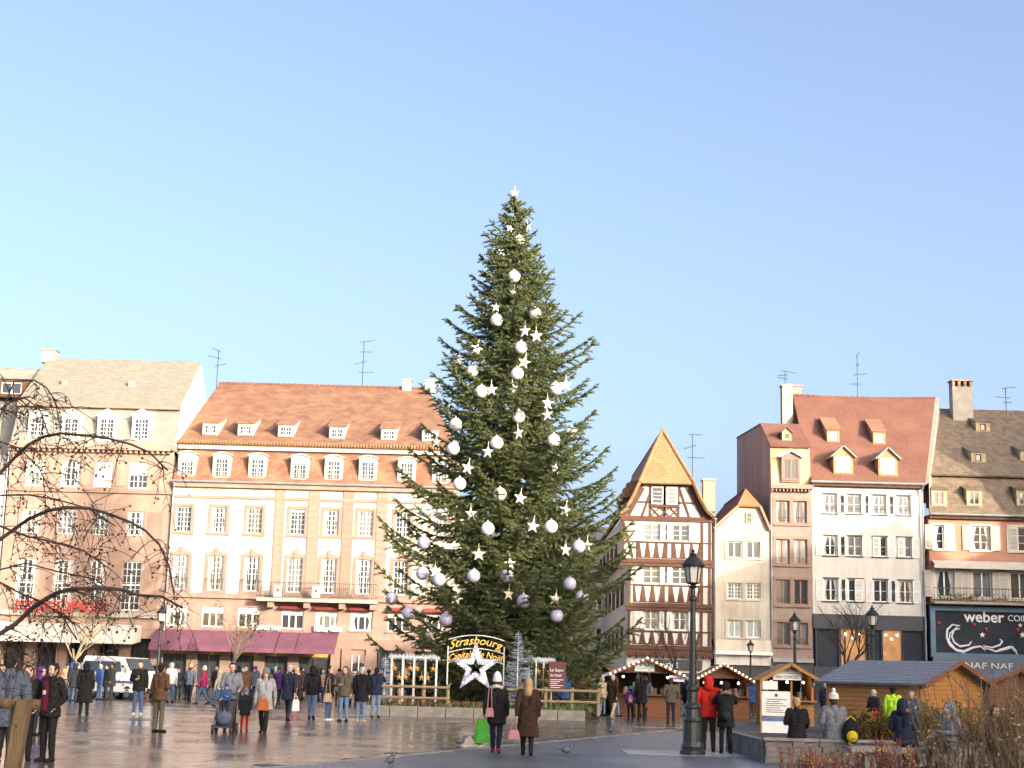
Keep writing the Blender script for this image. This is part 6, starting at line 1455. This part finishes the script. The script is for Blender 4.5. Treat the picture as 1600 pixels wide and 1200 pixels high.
def person(px_, head, feet, rz, pose, coat, hair, top, trs, hc, label, hat=None, hatc=None, shoes='black', scarf=None, hmin=1.56, hmax=1.86, fur=None, loc=None, h=None, zoff=0):
    q = G(px_,feet) if loc is None else Vector(loc)
    if h is None: h = min(hmax,max(hmin,(feet-head)*q.y/FPX*1.0))
    s = h/1.735
    t = thing('person',(q.x,q.y,zoff),label,'person',rz=R(rz)); t.scale = (s,s,s)
    me = body(pose,coat,hair); o = bpy.data.objects.new('body',me); C.objects.link(o); o.parent = t
    for i,m in enumerate((MATS['skin'],cloth(hc),cloth(top),cloth(trs),cloth(shoes),cloth(scarf or top),MATS['lip'])):
        o.material_slots[i].link = 'OBJECT'; o.material_slots[i].material = m
    if hat:
        k = ('h',hat,hatc)
        if k not in HAT: HAT[k] = hat_mesh(hat).copy(); HAT[k].materials.append(cloth(hatc))
        link('hat',HAT[k],None,t,loc=(0,.01,1.625 if hat != 'cap' else 1.645))
    if fur:
        k = ('f',fur)
        if k not in HAT:
            mb = MB(); r_ = random.Random(4)
            for i in range(500):
                a = r_.uniform(0,6.283); c = Vector((.13*math.cos(a),.03+.10*math.sin(a),1.475+.05*math.sin(a)+r_.uniform(-.02,.02))); d = Vector((math.cos(a)+r_.uniform(-.7,.7),math.sin(a)+r_.uniform(-.7,.7),r_.uniform(-.8,.9))).normalized()*.06; w = Vector((-math.sin(a),math.cos(a),0))*.008
                mb.add([c-w,c+w,c+d],[(0,1,2)])
            mb.tube([(.115*math.cos(a*.5236),.03+.09*math.sin(a*.5236),1.475+.05*math.sin(a*.5236)) for a in range(13)],.04,7,cap=False)
            HAT[k] = mb.mesh('fur_collar'); HAT[k].materials.append(cloth(fur))
        link('fur_collar',HAT[k],None,t,loc=(0,0,0))
    return t
# spec: x, head y, feet y, turn, pose, coat, hair, top, trousers, hair colour, label
person(14,1018,1241,170,'pocket','short','short','steel','dark','dkhair','tall man in blue grey jacket standing behind the wooden guard',loc=(PX(12,1100,21),21,0),h=1.9)
person(33,1046,1190,25,'pocket','none','long','black','black','brhair','woman with long brown hair and red scarf beside the man in maroon',scarf='red')
tm = person(72,1043,1192,-30,'pocket','short','short','black','black','dkhair','young man in black jacket over maroon sweater with white print')
person(58,1046,1150,60,'bend','mid','hood','purple','dark','dkhair','hooded person in dark purple behind the young man in maroon')
person(130,1038,1118,185,'stand','long','hood','black','black','dkhair','woman in long black puffer coat seen from behind')
person(154,1040,1094,60,'stand','short','short','blue','jeans','grhair','person in blue jacket talking beside the white van')
person(164,1040,1095,-60,'pocket','mid','short','black','dark','dkhair','person in black coat talking beside the white van')
person(173,1038,1094,-90,'stand','mid','short','dark','dark','dkhair','person in dark coat at the rear of the white van')
person(196,1041,1094,150,'step','short','long','white','brown','blond','blonde woman in white jacket walking past the van',shoes='brown')
person(214,1030,1118,8,'bend','short','short','black','jeans','dkhair','man in black jacket and blue jeans holding a green cup',shoes='white')
person(246,1041,1145,150,'bend','short','short','brown','olive','dkhair','man in brown leather jacket standing alone on the slabs')
person(265,1036,1098,30,'stand','short','hood','ltgrey','jeans','grhair','person in pale grey hooded jacket near the tavern terrace')
person(277,1046,1093,0,'pocket','mid','short','navy','dark','dkhair','person in navy coat standing at the tavern terrace')
person(291,1046,1093,-40,'bend','mid','short','black','dark','brhair','person in black coat beside the tavern terrace')
person(316,1042,1101,-80,'walk','short','short','magenta','jeans','grhair','woman in magenta jacket and jeans striding left')
person(350,1038,1143,10,'push','short','short','grey','dark','dkhair','father in grey jacket pushing a stroller',loc=(G(350,1143).x,G(350,1143).y+.75,0))
person(371,1042,1091,180,'stand','mid','short','black','dark','dkhair','person in black behind the father with the stroller')
person(381,1079,1143,8,'stand','mid','short','dark','red','blond','little girl in dark coat, grey bobble hat and red tights','pompom','grey',shoes='dkbrown',hmin=1.0,hmax=1.15,scarf='steel')
person(411,1050,1146,-5,'step','mid','long','ltgrey','black','brhair','woman in light grey coat and grey beanie with orange handbag','beanie','grey',shoes='dkbrown')
person(428,1044,1091,0,'stand','mid','long','ltgrey','dark','brhair','woman with turquoise hat behind the grey coat','beanie','teal')
person(449,1040,1127,170,'walk','mid','short','navy','navy','grhair','white haired man in navy coat walking away')
person(470,1042,1092,120,'stand','short','short','dark','jeans','dkhair','person in dark jacket far behind the walking group')
person(462,1044,1092,20,'stand','mid','long','beige','dark','blond','fair haired woman in beige coat near the awnings')
person(486,1036,1124,178,'step','short','hood','black','ltjeans','dkhair','hooded man in black jacket and pale jeans seen from behind')
person(512,1043,1127,75,'bend','short','short','dark','jeans','dkhair','woman in dark jacket with a tan shoulder bag',shoes='white')
person(536,1033,1128,-15,'bend','short','short','olive','ltjeans','brhair','tall man in olive jacket and pale jeans facing the camera')
person(563,1036,1129,165,'stand','mid','short','black','ltjeans','grhair','man in black coat and pale jeans seen from behind',shoes='beige')
person(586,1038,1122,180,'photo','short','short','navy','ltjeans','dkhair','person in navy jacket raising a phone to the tree')
person(623,1043,1110,150,'bend','mid','bald','dark','dark','grhair','bald person in dark coat by the garland frame')
person(641,1042,1111,185,'stand','mid','short','navy','black','dkhair','person in navy coat with back turned by the garland frame')
person(655,1043,1109,170,'stand','mid','short','black','dark','dkhair','person in black coat between two others by the garland frame')
person(669,1045,1112,190,'stand','mid','short','navy','dark','grhair','grey haired person in navy jacket by the garland frame','beanie','grey')
person(704,1049,1106,175,'stand','mid','long','dkbrown','dark','brhair','woman in brown coat with beige backpack by the star sign')
person(723,1048,1104,180,'stand','short','short','black','dark','dkhair','small visitor in magenta beanie in front of the star sign','beanie','magenta',hmin=1.3)
person(746,1044,1110,180,'stand','short','short','grey','jeans','dkhair','man in grey jacket with a blue backpack at the star sign')
person(774,1063,1177,172,'step','mid','short','black','navy','brhair','woman in black parka, white knitted hat and fur collar walking away','tall','white',shoes='magenta',fur='white')
person(823,1065,1181,180,'step','long','long','dkbrown','black','blond','blonde woman in long dark brown fur coat walking away')
person(881,1058,1123,180,'stand','short','hood','blue','black','yellow','child in blue and white ski jacket with yellow hood',hmax=1.75)
person(891,1050,1116,185,'stand','mid','short','dark','dark','dkhair','person in dark coat beside the yellow hooded child')
person(930,1059,1117,200,'stand','mid','short','black','dark','dkhair','person in black coat at the end of the white roofed stall')
person(945,1058,1117,190,'walk','mid','short','purple','dark','brhair','person in purple jacket before the white roofed stall')
person(957,1057,1124,150,'walk','mid','short','dkbrown','beige','grhair','older person in dark coat and beige trousers walking to the stalls',shoes='beige')
person(975,1055,1115,185,'stand','mid','hood','steel','dark','dkhair','person in blue grey hooded jacket at the white roofed stall')
person(985,1073,1125,185,'stand','short','short','purple','black','dkhair','child with turquoise hat before the white roofed stall','beanie','teal',hmin=1.2,hmax=1.35)
person(1002,1056,1126,160,'raise','mid','short','black','black','dkhair','person in black raising one arm before the emblem board')
person(1016,1062,1113,190,'stand','mid','long','navy','dark','brhair','woman in navy at the counter of the white roofed stall')
person(1035,1065,1115,170,'bend','mid','long','tan','dark','blond','fair haired person in tan at the counter under the hanging sign')
person(1048,1062,1131,180,'pocket','short','short','olive','dark','brhair','man in olive brown jacket standing on the slabs before the stalls',)
person(1073,1060,1118,180,'stand','mid','short','navy','dark','grhair','grey haired man in navy behind the tall street lamp')
person(1098,1059,1115,190,'stand','short','short','steel','jeans','grhair','person in blue grey jacket at the stall behind the lamp')
person(1107,1062,1176,172,'pocket','short','hood','red','dkbrown','grhair','man in red and blue jacket standing beside the tall lamp',shoes='dkbrown')
person(1134,1073,1178,178,'photo','mid','short','black','black','dkhair','woman in black coat with fur hood taking a photo beside the red jacket','beanie','black',fur='tan')
person(1160,1073,1123,100,'bend','mid','long','camo','camo','brhair','woman in mottled brown coat near the green board')
person(1232,1066,1126,-20,'stand','mid','short','dark','navy','grhair','man in dark suit jacket at the mulled wine stall')
person(1257,1069,1120,160,'stand','short','short','teal','jeans','dkhair','person in turquoise jacket at the mulled wine stall')
person(1270,1067,1126,-100,'stand','short','short','maroon','jeans','grhair','person in maroon jacket at the mulled wine stall')
person(1290,1070,1126,170,'stand','mid','short','navy','dark','grhair','man in navy coat between the wine stall and the orange chalet')
person(1302,1073,1122,150,'stand','mid','short','black','dark','dkhair','person in black beside the corner of the orange chalet')
person(1367,1081,1161,120,'bend','short','short','dark','dark','grhair','woman with headscarf and red shopping bag before the chalet',scarf='grey')
person(1397,1077,1161,160,'bend','short','short','hivis','dark','dkhair','warden in yellow high visibility vest and black cap','cap','black')
person(1426,1101,1165,-40,'stand','mid','short','steel','dark','grhair','grey haired person in blue grey coat among the shrubs')
# seated on the stone planter
wz = .534
def seated(px_,label,top,trs,hc,hair,rz,loc,h,hat=None,hatc=None,fur=None):
    s = h/1.735; return person(px_,0,0,rz,'sit','short',hair,top,trs,hc,label,hat,hatc,fur=fur,loc=loc,h=h,zoff=wz-.80*s)
seated(1245,'woman in black sitting with her back turned on the end of the stone planter','black','black','blond','short',170,(PX(1245,1120,wy+.25),wy+.25,0),1.62)
seated(1305,'man in grey jacket and white and blue bobble hat sitting on the stone planter','grey','dark','brhair','short',175,(PX(1303,1120,wy+.15),wy+.15,0),1.8,'pompom','white')
seated(1410,'person in navy parka with fur collar sitting on the stone planter','navy','black','brhair','hood',150,(PX(1412,1150,32),32,0),1.7,fur='tan')
seated(1483,'woman in pale grey coat with fur hood looking at her phone','grey','dark','brhair','hood',-60,(PX(1483,1150,30),30,0),1.68,fur='beige')
seated(1556,'person in dark coat sitting behind the bare shrub','dkbrown','dark','dkhair','long',20,(PX(1556,1150,30),30,0),1.6)
bn = thing('stone_bench',(PX(1485,1190,30),30.2,0),'low stone bench behind the bare shrubs','bench'); MB().box(-1.9,1.9,-.1,.5,.44,.53).build('seat','rock',bn,loc=(0,0,0)); MB().box(-1.6,-1.3,0,.4,0,.439).build('leg','rock_dark',bn,loc=(0,0,0)); MB().box(1.3,1.6,0,.4,0,.439).build('leg','rock_dark',bn,loc=(0,0,0))

# the thicker crowd further back: each one dressed differently
cr = random.Random(12); keys_ = [k for k in BODY if k[0] not in ('sit','push','raise') and k[1] != 'none']+[('walk','short','long'),('step','mid','hood')]; used_l = set()
TOPS = ['black','navy','dark','grey','steel','brown','olive','maroon','purple','beige','blue','camo','dkbrown','ltgrey','red','white','tan']
WORD = {'black':'black','navy':'navy','dark':'charcoal','grey':'grey','steel':'slate blue','brown':'brown','olive':'olive','maroon':'maroon','purple':'purple','beige':'beige','blue':'blue','camo':'mottled','dkbrown':'dark brown','ltgrey':'pale grey','red':'red','white':'white','tan':'tan','jeans':'jeans','ltjeans':'pale jeans'}
def crowd(n,x0,x1,y0,y1,where):
    k = 0
    while k < n:
        tp,trs = cr.choice(TOPS),cr.choice(('dark','jeans','black','ltjeans','navy','brown')); (pz,coat,hr) = cr.choice(keys_); ht = cr.choice((None,None,None,'beanie','pompom')); hc = cr.choice(('dkhair','brhair','grhair','blond'))
        lab = 'person in %s %s with %s trousers%s %s' % (WORD[tp],{'short':'jacket','mid':'coat','long':'long coat'}[coat],WORD[trs].replace('jeans','denim'),' and hat' if ht else '',where)
        if lab in used_l: continue
        used_l.add(lab); k += 1
        person(cr.uniform(x0,x1),0,cr.uniform(y0,y1),cr.choice((0,180,180,90,-90,150,30,200)),pz,coat,hr,tp,trs,hc,lab,ht,cr.choice(TOPS) if ht else None,h=cr.uniform(1.6,1.82))
crowd(9,95,300,1090,1098,'in front of the store')
crowd(26,330,600,1092,1108,'before the tavern terrace')
crowd(6,620,790,1103,1108,'by the star sign')
crowd(20,915,1085,1110,1121,'before the brown stalls')
crowd(5,1105,1185,1113,1122,'near the green board')
# ------------------------------------------------------------------ what they carry
def bag(name,px_,py_,Y,w,h,d,c,label,cat='bag',strap=.25,taper=.8,off=0):
    q = P(px_,py_,Y); t = thing(name,(q.x,Y,q.z-h/2),label,cat)
    mb = MB(); n = 5
    vs = []
    for k in range(n+1):
        f = k/n; ww = w/2*(1-(1-taper)*f)*(1-.25*(f > .9)); dd = d/2*(1-.55*f)
        vs += [(-ww,-dd*.6,f*h),(-ww*.7,-dd,f*h),(ww*.7,-dd,f*h),(ww,-dd*.6,f*h),(ww,dd*.6,f*h),(ww*.7,dd,f*h),(-ww*.7,dd,f*h),(-ww,dd*.6,f*h)]
    fs = [list(range(7,-1,-1)),[n*8+i for i in range(8)]]+[(k*8+i,k*8+(i+1)%8,(k+1)*8+(i+1)%8,(k+1)*8+i) for k in range(n) for i in range(8)]
    mb.add(vs,fs); mb.build('body',cloth(c),t,loc=(0,0,0))
    MB().tube([(-w*.25,0,h*.95),(-w*.15,0,h+strap*.8),(0,0,h+strap),(w*.15,0,h+strap*.8),(w*.25,0,h*.95)],.012,5).build('handle',cloth(c),t,loc=(0,0,0))
    return t
def backpack(px_,py_,Y,c,c2,label,s=1.0):
    q = P(px_,py_,Y); t = thing('backpack',(q.x,Y,q.z-.24*s),label,'backpack')
    MB().ball((0,0,.24*s),.24*s,14,10,sc=(.68,.42,1)).build('body',cloth(c),t,loc=(0,0,0),smooth=True); MB().ball((0,-.075*s,.15*s),.13*s,10,8,sc=(.85,.5,.9)).build('pocket',cloth(c2),t,loc=(0,0,0),smooth=True)
    MB().tube([(-.1*s,.05,.44*s),(0,.05,.52*s),(.1*s,.05,.44*s)],.012,5).build('handle',cloth(c2),t,loc=(0,0,0))
    return t
g = G(756,1177).y
bag('shopping_bag',753,1143,g-.05,.34,.5,.16,'green','bright green shopping bag carried by the woman in the white hat','shopping bag',.12)
bag('shoulder_bag',765,1113,g-.12,.2,.2,.08,'pink','pink red shoulder bag of the woman in the white hat',strap=.5)
bag('handbag',803,1148,G(803,1181).y-.05,.26,.2,.12,'pink','pale pink handbag carried beside the long fur coat',strap=.18)
bag('handbag',411,1101,G(411,1146).y-.28,.33,.3,.12,'orange','orange handbag of the woman in the light grey coat',strap=.12)
bag('shoulder_bag',512,1090,G(512,1127).y-.3,.3,.3,.12,'tan','tan shoulder bag on the woman in dark jacket',strap=.55)
bag('carrier_bag',462,1102,G(449,1127).y-.1,.26,.38,.14,'white','white carrier bag held by the white haired man',strap=.12)
bag('carrier_bag',1067,1108,G(1073,1118).y-.15,.3,.4,.14,'white','white carrier bag beside the man behind the lamp',strap=.1)
bag('shopping_bag',1367,1126,G(1367,1161).y-.35,.4,.5,.16,'red','red shopping bag held before the orange chalet','shopping bag',.12)
bag('handbag',197,1068,G(196,1094).y-.2,.3,.26,.12,'pink','pink bag of the blonde woman by the van',strap=.1)
backpack(745,1064,G(746,1110).y-.28,'blue','blue','bright blue backpack worn in front of the star sign')
backpack(703,1069,G(704,1106).y-.28,'beige','beige','beige backpack worn by the woman in brown coat')
backpack(1134,1112,G(1134,1178).y-.26,'black','dark','black backpack on the woman taking a photo')
backpack(985,1093,G(985,1125).y-.2,'pink','ltgrey','pink and grey backpack of the child',.7)
backpack(1330,1143,wy-.12,'black','yellow','black backpack with yellow panel leaning on the stone planter',1.15)
q = G(214,1118); cp = MB().lathe([(.035,0),(.045,.1)],10).mesh('cup'); o = link('cup',cp,cloth('green'),None,loc=P(216,1060,q.y-.27)); tag(o,'green cup held by the man in black jacket','cup')
# print on the maroon sweater, worn under the open jacket
sw_ = MB()
for k,(w0,w1,z0,z1,y) in enumerate(((.075,.085,.93,1.40,-.152),)):
    pass
fr_ = MB(); pts = [(-.075,.90),(.075,.90),(.085,1.2),(.06,1.42),(-.06,1.42),(-.085,1.2)]
fr_.add([(x,-.118-.032*math.cos(x*9)*(1 if z < 1.38 else .3),z) for x,z in pts]+[(0,-.155,1.2),(0,-.155,.92)],[(0,7,6,5),(7,1,2,6),(5,6,3,4) if False else (5,6,4),(6,3,4),(6,2,3)])
fr_.build('sweater_front',cloth('maroon'),tm,loc=(0,-.012,0)); text_ = MB().prism([(.05*math.cos(a*.7854)*(1 if a%2 else .7),1.22+.05*math.sin(a*.7854)*(1 if a%2 else .7)) for a in range(8)],-.176,-.171); text_.build('print',cloth('white'),tm,loc=(0,0,0))
# ------------------------------------------------------------------ stroller with child
q = G(350,1146); st = thing('stroller',(q.x,q.y,0),'dark stroller with grey blue foot cover pushed by the father','stroller')
for x,y in ((-.24,-.38),(.24,-.38),(-.27,.32),(.27,.32)):
    w = MB().tube([(-.025,0,0),(.025,0,0)],.12 if y < 0 else .14,14).build('wheel','rubber',st,loc=(x,y,.12 if y < 0 else .14)); MB().tube([(-.03,0,0),(.03,0,0)],.06,10).build('rim','chrome',w,loc=(0,0,0))
f = MB()
for x in (-.24,.24): f.tube([(x,-.38,.12),(x,0,.55),(x,.38,1.02)],.016,6).tube([(x*1.1,.32,.14),(x,0,.55)],.016,6)
f.tube([(-.24,.38,1.02),(.24,.38,1.02)],.02,6); f.build('frame','dark_metal',st,loc=(0,0,0))
MB().add([(-.22,-.25,.38),(.22,-.25,.38),(.22,.1,.36),(-.22,.1,.36),(-.22,.25,.85),(.22,.25,.85),(-.22,.2,.30),(.22,.2,.30)],[(0,1,2,3),(3,2,5,4),(0,3,6),(1,7,2),(4,5,7,6)]).build('seat','dark_shop',st,loc=(0,0,0))
MB().ball((0,-.16,.42),.24,12,8,sc=(.95,.8,.95)).build('foot_cover',cloth('steel'),st,loc=(0,0,0),smooth=True); MB().box(-.2,.2,-.42,-.3,.16,.2).build('foot_rest','dark_metal',st,loc=(0,0,0)); MB().ball((0,.05,.22),.2,10,6,sc=(1,.9,.5)).build('basket','dark_shop',st,loc=(0,0,0),smooth=True)
ch = seated(350,'toddler in blue hat and red sleeves sitting in the stroller','blue','navy','brhair','short',8,(q.x,q.y+.0,0),.92,'beanie','blue'); ch.location.z = .36
